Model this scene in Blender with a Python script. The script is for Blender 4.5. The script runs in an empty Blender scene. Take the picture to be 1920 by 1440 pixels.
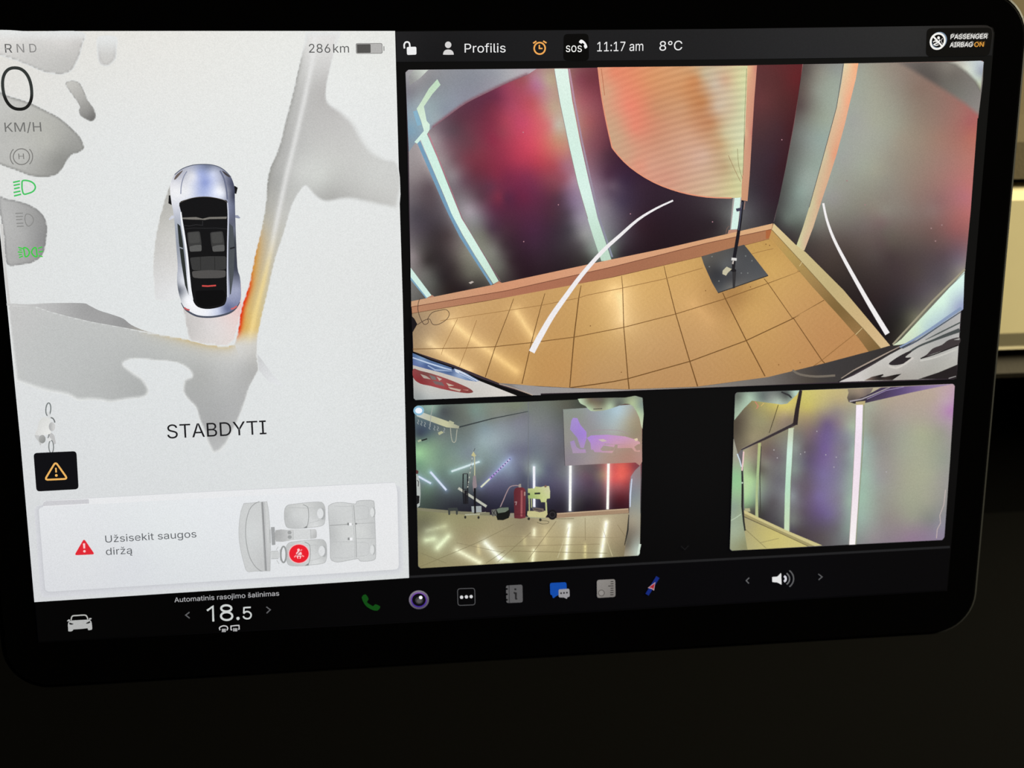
import bpy, bmesh, math, os
import numpy as np
from mathutils import Matrix, Vector
from mathutils.geometry import delaunay_2d_cdt

# ------------------------------------------------------------------ camera
# The lit area of the display is a flat 331.6 x 207.3 mm rectangle; the camera pose was solved from its four corners.
F, PX0, PY0 = 2820.0, 960.0, 720.0
ROT = np.array([[0.991224844, 0.000649276, -0.132185045],
                [-0.0366169365, 0.962204308, -0.269855646],
                [0.127013809, 0.272327832, 0.953784590]])          # display axes (right, down, into) -> camera axes
CAM = np.array([100.33128, -21.74318, -496.77016])                  # camera in display millimetres
LEAN = math.radians(12)                                             # the display leans back
EX, UP, NRM = np.array([1.0, 0, 0]), np.array([0, math.sin(LEAN), math.cos(LEAN)]), np.array([0, -math.cos(LEAN), math.sin(LEAN)])
ORG = np.array([0.0, 0.0, 0.95])                                    # centre of the lit area in the world
AW, AH = 331.6, 207.3

def dir_world(d):                                                    # display direction (right, down, into) -> world
    return EX * d[0] - UP * d[1] - NRM * d[2]

def disp_world(p):
    return ORG + dir_world(np.array([p[0] - AW / 2, p[1] - AH / 2, p[2]])) * 0.001

scene = bpy.context.scene
col = scene.collection
camd = bpy.data.cameras.new('camera')
cam = bpy.data.objects.new('camera', camd)
col.objects.link(cam)
xr, yd, zf = dir_world(ROT[0]), dir_world(ROT[1]), dir_world(ROT[2])
m = Matrix.Identity(4)
cpos = disp_world(CAM)
for i in range(3):
    m[i][0], m[i][1], m[i][2], m[i][3] = xr[i], -yd[i], -zf[i], cpos[i]
cam.matrix_world = m
camd.sensor_fit = 'HORIZONTAL'
camd.sensor_width = 9.8
camd.lens = 9.8 * F / 1920.0
camd.clip_start = 0.01
camd.dof.use_dof = True
camd.dof.focus_distance = 0.485
camd.dof.aperture_fstop = 5.6
scene.camera = cam

# ------------------------------------------------------------------ light
world = bpy.data.worlds.new('dark_cabin')
scene.world = world
world.use_nodes = True
world.node_tree.nodes['Background'].inputs[0].default_value = (0.9, 0.95, 1.0, 1)
world.node_tree.nodes['Background'].inputs[1].default_value = 0.0012
scene.view_settings.view_transform = 'Standard'
scene.view_settings.look = 'None'
scene.view_settings.exposure = 0
scene.view_settings.gamma = 1
scene.view_settings.use_curve_mapping = False
scene.display_settings.display_device = 'sRGB'

def area_light(name, loc, target, size, watts, colour):
    ld = bpy.data.lights.new(name, 'AREA')
    ld.shape = 'RECTANGLE'
    ld.size, ld.size_y = size
    ld.energy = watts
    ld.color = colour
    o = bpy.data.objects.new(name, ld)
    col.objects.link(o)
    o.location = loc
    o.rotation_euler = (Vector(target) - Vector(loc)).to_track_quat('-Z', 'Y').to_euler()
    return o

area_light('garage_light_through_side_window', (1.25, -0.1, 1.5), (0.5, 0.25, 1.0), (0.5, 0.3), 46.0, (1.0, 0.88, 0.58))

# ------------------------------------------------------------------ helpers
def lin(c):
    c = np.asarray(c, float) / 255.0
    return np.where(c <= 0.04045, c / 12.92, ((np.maximum(c, 0) + 0.055) / 1.055) ** 2.4)

def pix(p, z=0.0):
    """photo pixels -> display plane (metres, x right, y up, origin the centre of the lit area), z metres above the glass"""
    p = np.atleast_2d(np.asarray(p, float))
    d = np.stack([(p[:, 0] - PX0) / F, (p[:, 1] - PY0) / F, np.ones(len(p))], 1) @ ROT
    k = (-z * 1000 - CAM[2]) / d[:, 2]
    q = CAM + d * k[:, None]
    return np.stack([(q[:, 0] - AW / 2) * 0.001, (AH / 2 - q[:, 1]) * 0.001, np.full(len(p), z)], 1)

def proj(X, Y):
    v = ROT @ (np.array([X, Y, 0.0]) - CAM)
    return np.array([PX0 + F * v[0] / v[2], PY0 + F * v[1] / v[2]])

def unpix(p):
    q = pix([p])[0]
    return q[0] * 1000 + AW / 2, AH / 2 - q[1] * 1000

def Z(ox, oy, s):
    def f(*pts):
        return [(ox + a / s, oy + b / s) for a, b in pts]
    return f

def smooth(pts, n=6, closed=False):
    P = np.asarray(pts, float)
    N = len(P)
    out = []
    rng = range(N if closed else N - 1)
    for i in rng:
        if closed:
            p0, p1, p2, p3 = P[i - 1], P[i], P[(i + 1) % N], P[(i + 2) % N]
        else:
            p0, p1, p2, p3 = P[max(i - 1, 0)], P[i], P[i + 1], P[min(i + 2, N - 1)]
        for k in range(n):
            t = k / n
            out.append(0.5 * (2 * p1 + (p2 - p0) * t + (2 * p0 - 5 * p1 + 4 * p2 - p3) * t * t + (3 * p1 - p0 - 3 * p2 + p3) * t ** 3))
    if not closed:
        out.append(P[-1])
    return [tuple(q) for q in out]

def roundpoly(pts, r, n=5):
    """polygon with its corners rounded by about r pixels"""
    P = [np.array(p, float) for p in pts]
    out = []
    for i, p in enumerate(P):
        a, b = P[i - 1], P[(i + 1) % len(P)]
        da, db = a - p, b - p
        ra, rb = min(r, np.linalg.norm(da) * .45), min(r, np.linalg.norm(db) * .45)
        s, e = p + da / np.linalg.norm(da) * ra, p + db / np.linalg.norm(db) * rb
        for k in range(n + 1):
            t = k / n
            out.append(tuple(s * (1 - t) ** 2 + 2 * p * t * (1 - t) + e * t * t))
    return out

def ellipse(c, rx, ry=None, n=32, a0=0.0, a1=360.0, tilt=0.0):
    ry = rx if ry is None else ry
    full = abs(a1 - a0) >= 360
    out = []
    for k in range(n if full else n + 1):
        a = math.radians(a0 + (a1 - a0) * k / n)
        x, y = rx * math.cos(a), ry * math.sin(a)
        out.append((c[0] + x + tilt * y, c[1] + y))
    return out

def segdist(P, line, closed=False):
    L = np.asarray(line, float)
    if closed:
        L = np.vstack([L, L[:1]])
    d = np.full(len(P), 1e9)
    for a, b in zip(L[:-1], L[1:]):
        ab = b - a
        t = np.clip(((P - a) @ ab) / max(ab @ ab, 1e-9), 0, 1)
        d = np.minimum(d, np.linalg.norm(P - a - t[:, None] * ab, axis=1))
    return d

def inside(P, poly):
    L = np.asarray(poly, float)
    r = np.zeros(len(P), bool)
    x, y = P[:, 0], P[:, 1]
    j = len(L) - 1
    for i in range(len(L)):
        xi, yi = L[i]
        xj, yj = L[j]
        if yi != yj:
            c = ((yi > y) != (yj > y)) & (x < (xj - xi) * (y - yi) / (yj - yi) + xi)
            r ^= c
        j = i
    return r

def sst(t):
    t = np.clip(t, 0, 1)
    return t * t * (3 - 2 * t)

def mix(a, b, t):
    a, b = np.asarray(a, float), np.asarray(b, float)
    t = np.asarray(t)[:, None] if np.ndim(t) else t
    return a * (1 - t) + b * t

def field(samples, soft=18.0, power=None, glows=(), stripes=None):
    """smooth colour field through hand-read samples ((x, y), colour) plus glow lines (line, colour, width, strength)"""
    S = np.array([s[0] for s in samples], float)
    C = np.array([s[1] for s in samples], float)
    n = len(S)
    mean, span = S.mean(0), max(S.std(), 1.0)
    K = np.sqrt(((S[:, None] - S[None]) ** 2).sum(2) + soft * soft) / span
    A = np.zeros((n + 1, n + 1))
    A[:n, :n] = K - np.eye(n) * .12 * soft / span
    A[:n, n] = A[n, :n] = 1
    W = np.linalg.lstsq(A, np.vstack([C, np.zeros((1, 3))]), rcond=None)[0]
    lo, hi = C.min(0) - 4, C.max(0) + 4
    def f(P):
        K = np.sqrt(((P[:, None, :] - S[None]) ** 2).sum(2) + soft * soft) / span
        c = np.clip(K @ W[:n] + W[n], lo, hi)
        for line, g, width, k in glows:
            t = k * np.exp(-segdist(P, line) / width)
            c = c + t[:, None] * np.asarray(g, float)
        if stripes:
            c = stripes(P, c)
        return np.clip(c, 0, 255)
    return f

def grad(p0, c0, p1, c1):
    p0, p1 = np.array(p0, float), np.array(p1, float)
    def f(P):
        t = np.clip(((P - p0) @ (p1 - p0)) / ((p1 - p0) @ (p1 - p0)), 0, 1)
        return mix(np.asarray(c0, float)[None], np.asarray(c1, float)[None], t)
    return f

# ------------------------------------------------------------------ materials
def new_mat(name):
    mt = bpy.data.materials.new(name)
    mt.use_nodes = True
    nt = mt.node_tree
    return mt, nt, nt.nodes['Principled BSDF']

def plain(name, colour, rough=0.5, spec=0.5, metal=0.0, bump=0.0, scale=400.0, vary=0.0):
    mt, nt, b = new_mat(name)
    b.inputs['Roughness'].default_value = rough
    b.inputs['Specular IOR Level'].default_value = spec
    b.inputs['Metallic'].default_value = metal
    b.inputs['Base Color'].default_value = (*lin(colour), 1)
    if bump or vary:
        tc = nt.nodes.new('ShaderNodeTexCoord')
        nz = nt.nodes.new('ShaderNodeTexNoise')
        nz.inputs['Scale'].default_value = scale
        nz.inputs['Detail'].default_value = 3
        nt.links.new(tc.outputs['Object'], nz.inputs['Vector'])
        if bump:
            bp = nt.nodes.new('ShaderNodeBump')
            bp.inputs['Strength'].default_value = bump
            bp.inputs['Distance'].default_value = 0.0005
            nt.links.new(nz.outputs['Fac'], bp.inputs['Height'])
            nt.links.new(bp.outputs['Normal'], b.inputs['Normal'])
        if vary:
            mx = nt.nodes.new('ShaderNodeMix')
            mx.data_type = 'RGBA'
            c = lin(colour)
            mx.inputs['A'].default_value = (*(c * (1 - vary)), 1)
            mx.inputs['B'].default_value = (*(c * (1 + vary)), 1)
            nt.links.new(nz.outputs['Fac'], mx.inputs['Factor'])
            nt.links.new(mx.outputs['Result'], b.inputs['Base Color'])
    return mt

# lit display pixels: the drawn colour is given off by the display, with a fine pixel grain
PIXELS, nt, b = new_mat('lit_display_pixels')
b.inputs['Base Color'].default_value = (0.004, 0.004, 0.004, 1)
b.inputs['Roughness'].default_value = 0.35
b.inputs['Specular IOR Level'].default_value = 0.1
at = nt.nodes.new('ShaderNodeAttribute')
at.attribute_name = 'lit'
tc = nt.nodes.new('ShaderNodeTexCoord')
nz = nt.nodes.new('ShaderNodeTexNoise')
nz.inputs['Scale'].default_value = 3200
nz.inputs['Detail'].default_value = 1
mr = nt.nodes.new('ShaderNodeMapRange')
mr.inputs['From Min'].default_value = 0.25
mr.inputs['From Max'].default_value = 0.75
mr.inputs['To Min'].default_value = 0.93
mr.inputs['To Max'].default_value = 1.07
nt.links.new(tc.outputs['Object'], nz.inputs['Vector'])
nt.links.new(nz.outputs['Fac'], mr.inputs['Value'])
nt.links.new(at.outputs['Color'], b.inputs['Emission Color'])
nt.links.new(mr.outputs['Result'], b.inputs['Emission Strength'])
PIXELS.cycles.emission_sampling = 'NONE'

GLASS = plain('black_glass', (5, 5, 6), rough=0.12, spec=0.35)
RIM = plain('dark_satin_rim', (70, 72, 74), rough=0.35, metal=0.6)
SHELL = plain('black_plastic', (14, 14, 15), rough=0.6, spec=0.3, bump=0.1, scale=900)

# ------------------------------------------------------------------ object helpers
def tag(o, label, cat, group=None):
    o['label'], o['category'] = label, cat
    if group:
        o['group'] = group
    return o

def empty(name, mat):
    o = bpy.data.objects.new(name, None)
    o.empty_display_size = 0.05
    col.objects.link(o)
    o.matrix_world = mat
    return o

def link_mesh(name, verts, faces, mat, parent=None, label=None, shade=False):
    me = bpy.data.meshes.new(name)
    me.from_pydata([tuple(map(float, v)) for v in verts], [], faces)
    me.materials.append(mat)
    me.update()
    if shade:
        me.shade_smooth()
    o = bpy.data.objects.new(name, me)
    col.objects.link(o)
    if parent:
        o.parent = parent
    if label:
        o['label'] = label
    return o

# display frame: x right, y up, z towards the viewer
dm = Matrix.Identity(4)
for i in range(3):
    dm[i][0], dm[i][1], dm[i][2], dm[i][3] = EX[i], UP[i], NRM[i], ORG[i]
screen = tag(empty('touchscreen', dm), 'large black-framed car touchscreen showing parking camera pictures and a white driving view', 'touchscreen')

FONT = None
try:                                                                  # the sans face that ships inside Blender
    fp = os.path.join(bpy.utils.system_resource('DATAFILES', path='fonts'), 'Inter.woff2')
    if os.path.exists(fp):
        FONT = bpy.data.fonts.load(fp)
except Exception:
    FONT = None
_glyphs = {}
def glyphs(s, off):
    key = (s, off)
    if key not in _glyphs:
        c = bpy.data.curves.new('glyphs', 'FONT')
        c.body = s
        c.size = 1.0
        c.offset = off
        c.resolution_u = 5
        if FONT:
            c.font = FONT
        o = bpy.data.objects.new('glyphs', c)
        col.objects.link(o)
        c.fill_mode = 'NONE'
        dg = bpy.context.evaluated_depsgraph_get()
        me = bpy.data.meshes.new_from_object(o.evaluated_get(dg))
        co = np.array([q.co[:2] for q in me.vertices], float)
        nxt = {}
        for e in me.edges:
            i, j = e.vertices
            if abs(i - j) == 1:
                nxt[min(i, j)] = max(i, j)
            else:
                nxt[max(i, j)] = min(i, j)
        loops, seen = [], set()
        for k in sorted(nxt):
            if k not in seen:
                lp, q = [], k
                while q not in seen:
                    seen.add(q)
                    lp.append(q)
                    q = nxt[q]
                loops.append(lp)
        # outlines of a stroke may cross: keep what the outlines wind around
        ed = [(lp[i - 1], lp[i]) for lp in loops for i in range(len(lp))]
        vs, _, fs, *_r = delaunay_2d_cdt([Vector(map(float, p)) for p in co], ed, [], 0, 1e-6)
        v = np.array([tuple(p) for p in vs])
        cen = np.array([v[list(t)].mean(0) for t in fs])
        wn = np.zeros(len(cen))
        for lp in loops:
            L = co[lp]
            sg = np.sign((np.roll(L, 1, 0)[:, 0] * L[:, 1] - np.roll(L, 1, 0)[:, 1] * L[:, 0]).sum())
            wn += sg * inside(cen, L)
        f = [tuple(t) for t, w in zip(fs, wn) if abs(w) > .5]
        bpy.data.objects.remove(o)
        bpy.data.curves.remove(c)
        bpy.data.meshes.remove(me)
        _glyphs[key] = (v, f)
    return _glyphs[key]
CAPH = glyphs('H', 0.0)[0][:, 1].max()

LEVEL = {}
# camera pictures come out a little hazy on the display: (saturation, lift, mid-tone lift, its centre, its width)
TONE = {'camera_big': (.86, 3, 0, 120, 40), 'camera_far': (.78, 4, 14, 115, 40), 'camera_near': (.78, 4, 14, 115, 40)}
def tone(C, t):
    sat, lift, bump, cen, wid = t
    L = (C @ np.array((.30, .59, .11)))[:, None]
    return np.clip(L + sat * (C - L) + lift * (1 - L / 255) + bump * np.exp(-((L - cen) / wid) ** 2), 0, 255)
class Pic:
    """one flat lit piece of the display picture, drawn in photo pixels and laid on the display plane"""
    def __init__(s, name, parent, region, label=None):
        s.name, s.parent, s.region, s.label = name, parent, region, label
        s.v, s.c, s.f = [], [], []
        s.n = 0
        s.tone = TONE.get(region)
    def z(s):
        LEVEL[s.region] = LEVEL.get(s.region, 20 if s.region == 'base' else 50) + 1
        return LEVEL[s.region] * 2.5e-6
    def add(s, P, faces, C):
        P = np.asarray(P, float)
        q = pix(P, s.z())
        # all faces look at the viewer
        ff = []
        for f in faces:
            a = 0.0
            for i in range(len(f)):
                x0, y0 = q[f[i - 1]][:2]
                x1, y1 = q[f[i]][:2]
                a += x0 * y1 - x1 * y0
            ff.append(tuple(i + s.n for i in (f if a > 0 else f[::-1])))
        C = np.asarray(C, float)
        if C.ndim == 1:
            C = np.repeat(C[None], len(P), 0)
        if s.tone:
            C = tone(C, s.tone)
        s.v.append(q)
        s.c.append(lin(np.clip(C, 0, 255)))
        s.f += ff
        s.n += len(P)
        return s
    def fill(s, poly, c, step=None):
        if not callable(c):
            return s.add(poly, [tuple(range(len(poly)))], c)
        step = step or 5.0
        L = np.asarray(poly, float)
        B = []
        for a, b in zip(L, np.roll(L, -1, 0)):
            k = max(1, int(np.linalg.norm(b - a) / step))
            for t in range(k):
                B.append(a + (b - a) * t / k)
        B = np.array(B)
        lo, hi = B.min(0), B.max(0)
        gx, gy = np.meshgrid(np.arange(lo[0] + step * .5, hi[0], step), np.arange(lo[1] + step * .5, hi[1], step))
        gx[::2] += step * .25
        G = np.stack([gx.ravel(), gy.ravel()], 1)
        G = G[inside(G, B)]
        if len(G):
            G = G[segdist(G, B, True) > step * .35]
        A = np.vstack([B, G]) if len(G) else B
        nb = len(B)
        vs, _, fs, *_r = delaunay_2d_cdt([Vector(map(float, p)) for p in A], [], [list(range(nb))], 1, 1e-5)
        P = np.array([tuple(v) for v in vs])
        return s.add(P, [tuple(f) for f in fs], c(P))
    def blob(s, poly, inner, edge, ew, bg, soft=2.5, fade=None, step=4.0):
        """grey obstacle shape: inner colour, darker towards its border, border blended into bg"""
        L = np.asarray(poly, float)
        def f(P):
            d = segdist(P, L, True)
            i = inner(P) if callable(inner) else np.repeat(np.asarray(inner, float)[None], len(P), 0)
            e = edge(P) if callable(edge) else np.asarray(edge, float)
            c = mix(e, i, sst(d / ew))
            a = sst((d + .01) / soft)
            if fade is not None:
                a = a * fade(P)
            return mix(np.asarray(bg, float), c, a)
        return s.fill(poly, f, step)
    def stroke(s, pts, w, c, closed=False, cap=True):
        P = np.asarray(pts, float)
        N = len(P)
        W = np.full(N, float(w)) if np.ndim(w) == 0 else np.interp(np.linspace(0, 1, N), np.linspace(0, 1, len(w)), w)
        T = np.zeros_like(P)
        for i in range(N):
            a = P[i - 1] if (closed or i > 0) else P[i]
            b = P[(i + 1) % N] if (closed or i < N - 1) else P[i]
            t1 = (P[i] - a) / max(np.linalg.norm(P[i] - a), 1e-9)
            t2 = (b - P[i]) / max(np.linalg.norm(b - P[i]), 1e-9)
            t = t1 + t2
            T[i] = t / max(np.linalg.norm(t), 1e-9)
            k = abs(T[i] @ (t2 if np.linalg.norm(t2) > .5 else t1))
            W[i] = W[i] / max(k, .6)
        Nn = np.stack([-T[:, 1], T[:, 0]], 1)
        A, B = P + Nn * W[:, None] / 2, P - Nn * W[:, None] / 2
        V = np.vstack([A, B])
        F_ = [(i, (i + 1) % N, N + (i + 1) % N, N + i) for i in range(N if closed else N - 1)]
        C = c(V) if callable(c) else c
        return s.add(V, F_, C)
    def disc(s, c, rx, colr, ry=None, n=28):
        return s.fill(ellipse(c, rx, ry, n), colr)
    def ring(s, c, r, w, colr, ry=None, n=36, tilt=0.0):
        return s.stroke(ellipse(c, r, ry, n, tilt=tilt), w, colr, closed=True)
    def text(s, body, p0, p1, cap, c, bold=0.0):
        v, f = glyphs(body, bold + .011)
        p0, p1 = np.array(p0, float), np.array(p1, float)
        x0, x1 = v[:, 0].min(), v[:, 0].max()
        X, Y = unpix((p0 + p1) / 2)
        u = proj(X, Y - 1) - proj(X, Y)
        u = u / np.linalg.norm(u)
        P = p0 + ((v[:, 0] - x0) / (x1 - x0))[:, None] * (p1 - p0) + (v[:, 1] / CAPH * cap)[:, None] * u
        return s.add(P, f, c)
    def done(s):
        me = bpy.data.meshes.new(s.name)
        V, C = np.vstack(s.v), np.vstack(s.c)
        me.from_pydata(V.tolist(), [], s.f)
        me.materials.append(PIXELS)
        a = me.attributes.new('lit', 'FLOAT_COLOR', 'POINT')
        a.data.foreach_set('color', np.hstack([C, np.ones((len(C), 1))]).astype(np.float32).ravel())
        me.update()
        o = bpy.data.objects.new(s.name, me)
        col.objects.link(o)
        o.parent = s.parent
        if s.label:
            o['label'] = s.label
        return o

# ------------------------------------------------------------------ the display body
def rrect(x0, y0, x1, y1, r, n=10):
    """rounded rectangle outline, display millimetres in, display metres (y up) out"""
    pts = []
    for cx, cy, a in ((x1 - r, y0 + r, -90), (x1 - r, y1 - r, 0), (x0 + r, y1 - r, 90), (x0 + r, y0 + r, 180)):
        for k in range(n + 1):
            t = math.radians(a + 90 * k / n)
            pts.append((cx + r * math.cos(t), cy + r * math.sin(t)))
    return [((x - AW / 2) / 1000, (AH / 2 - y) / 1000) for x, y in pts]

def loft(name, loops, mat, parent, cap_front=True, cap_back=True, shade=False, label=None):
    """stack of (outline, z) loops from the front to the back"""
    n = len(loops[0][0])
    V, Fc = [], []
    for o, z in loops:
        V += [(x, y, z) for x, y in o]
    for i in range(len(loops) - 1):
        for k in range(n):
            a, b = i * n + k, i * n + (k + 1) % n
            Fc.append((a, b, b + n, a + n))
    if cap_front:
        Fc.append(tuple(range(n))[::-1])
    if cap_back:
        Fc.append(tuple(range((len(loops) - 1) * n, len(loops) * n)))
    o = link_mesh(name, V, Fc, mat, parent, label, False)
    bm = bmesh.new()
    bm.from_mesh(o.data)
    bmesh.ops.recalc_face_normals(bm, faces=bm.faces)
    bm.to_mesh(o.data)
    bm.free()
    return o

GX0, GY0, GX1, GY1, GR = -11.5, -10.2, 342.6, 224.2, 15.0
def gl(d):
    return rrect(GX0 - d, GY0 - d, GX1 + d, GY1 + d, GR + d)
loft('front_glass', [(gl(-.6), 0.0), (gl(-.15), -.00015), (gl(0), -.0006), (gl(0), -.0024)], GLASS, screen, label='glossy black cover glass')
ri = loft('rim', [(gl(.05), -.0012), (gl(.35), -.0007), (gl(1.0), -.0009), (gl(1.35), -.002), (gl(1.35), -.0058), (gl(.2), -.0058), (gl(.05), -.0012)], RIM, screen, False, False, label='thin satin metal edge')
loft('back_shell', [(gl(1.0), -.0059), (gl(.4), -.012), (gl(-4), -.019), (gl(-22), -.024), (gl(-60), -.026)], SHELL, screen, label='black plastic back')
nk = [(math.cos(a) * .045, math.sin(a) * .032 - .03) for a in np.linspace(0, 2 * math.pi, 24, endpoint=False)]
loft('mount_arm', [(nk, -.0255), ([(x * .8, y * .8 - .004) for x, y in nk], -.05), ([(x * .8, y * .8 - .012) for x, y in nk], -.09)], SHELL, screen, label='short black arm holding the display')

# ------------------------------------------------------------------ lit background of the display
P_ = Pic('display_background', screen, 'base', 'nearly black lit area of the display')
P_.fill([(-37, 59), (370, 58), (741, 58), (1340, 54), (1848, 47), (1862, 52), (1865, 62), (1820, 600), (1776, 1108), (960, 1157), (71, 1205), (15, 600)],
        field([((1200, 60), (12, 12, 13)), ((1860, 100), (11, 12, 13)), ((1300, 900), (10, 10, 12)), ((760, 1000), (9, 9, 11)), ((1800, 900), (8, 8, 10)),
               ((300, 1180), (2, 2, 3)), ((900, 1140), (2, 2, 4)), ((1500, 1100), (3, 3, 6)), ((1740, 1090), (2, 2, 4)), ((1000, 1090), (2, 2, 4)), ((100, 1150), (1, 1, 2))]), 22)
P_.done()

# ================================================================== driving view (white panel)
R = 'driving'
BG = (227, 229, 228)
za, zb, zc, zd = Z(0, 40, 4.8), Z(0, 320, 4.8), Z(280, 280, 4), Z(0, 560, 4.8)
ze, zf_, zg, zh = Z(0, 820, 3.6), Z(380, 880, 4.2357), Z(400, 40, 4), Z(400, 560, 4.235)
panel = Pic('driving_view', screen, R, 'white panel drawing the car and the obstacles around it')
base_field = field([((20, 70), (226, 223, 220)), ((300, 70), (232, 230, 228)), ((700, 80), (232, 232, 231)), ((200, 250), (228, 229, 231)), ((650, 160), (233, 234, 235)),
                    ((200, 480), (226, 228, 231)), ((640, 520), (227, 228, 230)), ((600, 760), (225, 227, 230)), ((200, 780), (222, 224, 228)), ((300, 890), (219, 221, 225)),
                    ((700, 880), (222, 224, 227)), ((70, 1100), (214, 215, 220)), ((500, 1098), (217, 219, 223)), ((760, 1060), (218, 220, 223)), ((740, 250), (230, 231, 233))], 60)
def base_moire(P):
    c = base_field(P) - np.array((1.0, 0.0, 3.0))
    x, y = P[:, 0], P[:, 1]
    r = np.hypot(x - 560, (y - 900) * .8)
    a = sst((x - 600) / 120) * np.exp(-((y - 700) / 170) ** 2)
    return c - (a * 5 * (np.sin(r * .42) * np.sin((x + y) * .55) > .1))[:, None]
panel.fill([(-37, 59), (0, 58.3), (370, 58), (740.7, 58), (744, 180), (750, 400), (755, 560), (762.5, 890), (767, 1083.5), (570, 1096.5), (380, 1108.5), (220, 1119), (64.4, 1129), (37.5, 820), (12, 560), (0, 437)],
           base_moire, 3.0)
panel = panel.done()

def part(name, label=None):
    return Pic(name, panel, R, label)

one = lambda P: np.ones(len(P))
def fade_y(y0, y1):
    return lambda P: sst((P[:, 1] - y0) / (y1 - y0))

o = part('obstacle_shape', 'pale grey blob fading out at the top behind the gear letters')
o.blob(smooth(za((-60, 92), (300, 92), (740, 95), (742, 220), (712, 330), (660, 430), (600, 470), (520, 480), (400, 460), (300, 420), (180, 370), (80, 335), (0, 312), (-60, 300)), 4, True),
       field([((20, 70), (222, 220, 217)), ((120, 75), (218, 216, 213)), ((60, 100), (204, 203, 200)), ((120, 110), (196, 195, 192)), ((140, 85), (205, 203, 200))], 10),
       (168, 167, 165), 6, BG, 2, fade_y(58, 82))
o.done()
o = part('obstacle_shape', 'small pale grey drop')
o.blob(smooth(za((885, 140), (1045, 140), (1052, 250), (1045, 330), (1020, 370), (980, 400), (935, 405), (890, 370), (872, 260)), 4, True), (205, 204, 201), (188, 187, 185), 9, BG, 4, fade_y(68, 112))
o.done()
o = part('obstacle_shape', 'grey drop with a dark lower end')
o.blob(smooth(za((600, 540), (650, 528), (710, 545), (750, 600), (790, 700), (840, 770), (865, 830), (860, 880), (820, 905), (770, 885), (720, 850), (705, 800), (712, 760), (650, 670), (600, 600), (585, 565)), 4, True),
       field([((132, 155), (196, 195, 190)), ((148, 180), (180, 179, 175)), ((165, 212), (142, 141, 138)), ((172, 220), (118, 117, 115))], 6), (136, 135, 132), 3.5, BG, 2, step=2.5)
o.done()
o = part('obstacle_shape', 'wide grey blob behind the speed unit')
o.blob(smooth(za((-40, 640), (30, 650), (120, 680), (250, 720), (400, 790), (530, 860), (640, 950), (710, 1020), (745, 1080), (762, 1130), (745, 1165), (700, 1190), (650, 1205), (610, 1250), (570, 1320), (530, 1370), (480, 1395), (400, 1408), (270, 1395), (150, 1350), (0, 1295), (-40, 1270)), 4, True),
       field([((20, 195), (196, 196, 192)), ((70, 240), (184, 184, 178)), ((90, 270), (182, 182, 176)), ((130, 270), (160, 160, 156)), ((110, 300), (146, 146, 142)), ((40, 290), (190, 190, 186)), ((20, 250), (186, 186, 182))], 10),
       (136, 136, 133), 7, BG, 2, step=3)
o.done()
o = part('obstacle_shape', 'grey rounded blob with the green side light symbol')
o.blob(smooth(zb((-20, 242), (60, 248), (150, 265), (260, 300), (340, 345), (400, 410), (428, 490), (425, 600), (405, 720), (370, 780), (300, 830), (200, 850), (60, 845), (30, 600)), 4, True),
       field([((15, 400), (182, 182, 181)), ((45, 440), (172, 172, 171)), ((70, 400), (155, 155, 154)), ((85, 450), (140, 140, 140)), ((40, 490), (168, 168, 167))], 10), (128, 128, 128), 6, BG, 2, step=3)
o.stroke([(3, 420), (8, 490), (17, 568)], 5, (208, 207, 205))
o.done()

o = part('wall_shape', 'broad grey wall shape sweeping to the lower tip')
low = zd((140, 740), (300, 800), (430, 840), (600, 870), (700, 920), (800, 915), (900, 920), (1000, 935), (1150, 910), (1300, 890), (1345, 820), (1290, 720), (1230, 680), (1170, 640), (1110, 590), (1160, 555), (1250, 545), (1400, 560), (1550, 570), (1640, 600), (1705, 650), (1722, 700), (1660, 730), (1645, 840), (1700, 920), (1760, 980), (1790, 1080), (1830, 1180), (1860, 1280), (1900, 1370))
rgt = [(401, 851), (414, 846), (426, 831.5), (447, 789), (459, 756), (468.5, 725), (485, 694.6), (482.6, 664), (481, 640), (470, 625), (446, 636), (440, 645), (428, 648), (414, 648.5), (400, 646)]
top = zd((1700, 365), (1500, 330), (1300, 298), (1100, 250), (840, 205), (600, 150), (450, 112), (330, 68), (200, 58), (70, 48))
wall = smooth(low, 3) + rgt + top
softness = field([((80, 715), (9,) * 3), ((150, 745), (9,) * 3), ((250, 740), (7,) * 3), ((270, 705), (9,) * 3), ((240, 680), (5,) * 3), ((310, 676), (2,) * 3), ((350, 700), (6,) * 3), ((370, 780), (4,) * 3), ((405, 850), (8,) * 3), ((460, 755), (4,) * 3), ((485, 690), (2,) * 3), ((430, 648), (1.2,) * 3), ((300, 625), (1.2,) * 3), ((150, 595), (1.2,) * 3), ((30, 570), (1.2,) * 3)], 8)
wf = field([((30, 580), (198, 198, 197)), ((100, 620), (192, 194, 193)), ((60, 690), (193, 195, 194)), ((200, 660), (188, 190, 189)), ((180, 740), (184, 186, 185)), ((260, 720), (176, 178, 177)), ((330, 660), (190, 192, 190)), ((400, 670), (196, 197, 195)),
            ((450, 670), (203, 203, 201)), ((380, 700), (178, 179, 177)), ((470, 690), (180, 180, 178)), ((420, 720), (184, 185, 184)), ((430, 770), (176, 177, 177)), ((400, 800), (170, 171, 171)), ((410, 840), (186, 187, 187)), ((460, 640), (214, 212, 206))], 12)
def wallcol(P):
    c = wf(P)
    dt = segdist(P, top[:3] + [(400, 646), (428, 648), (444, 640)])
    yl = np.exp(-dt / 7) * np.exp(-((P[:, 0] - 395) / 90) ** 2)
    c = mix(c, (206, 178, 118), yl * .95)
    d = segdist(P, wall, True)
    sf = softness(P)[:, 0]
    return mix(np.asarray(BG, float), c, sst((d + .01) / sf))
o.fill(wall, wallcol, 3.5)
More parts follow.
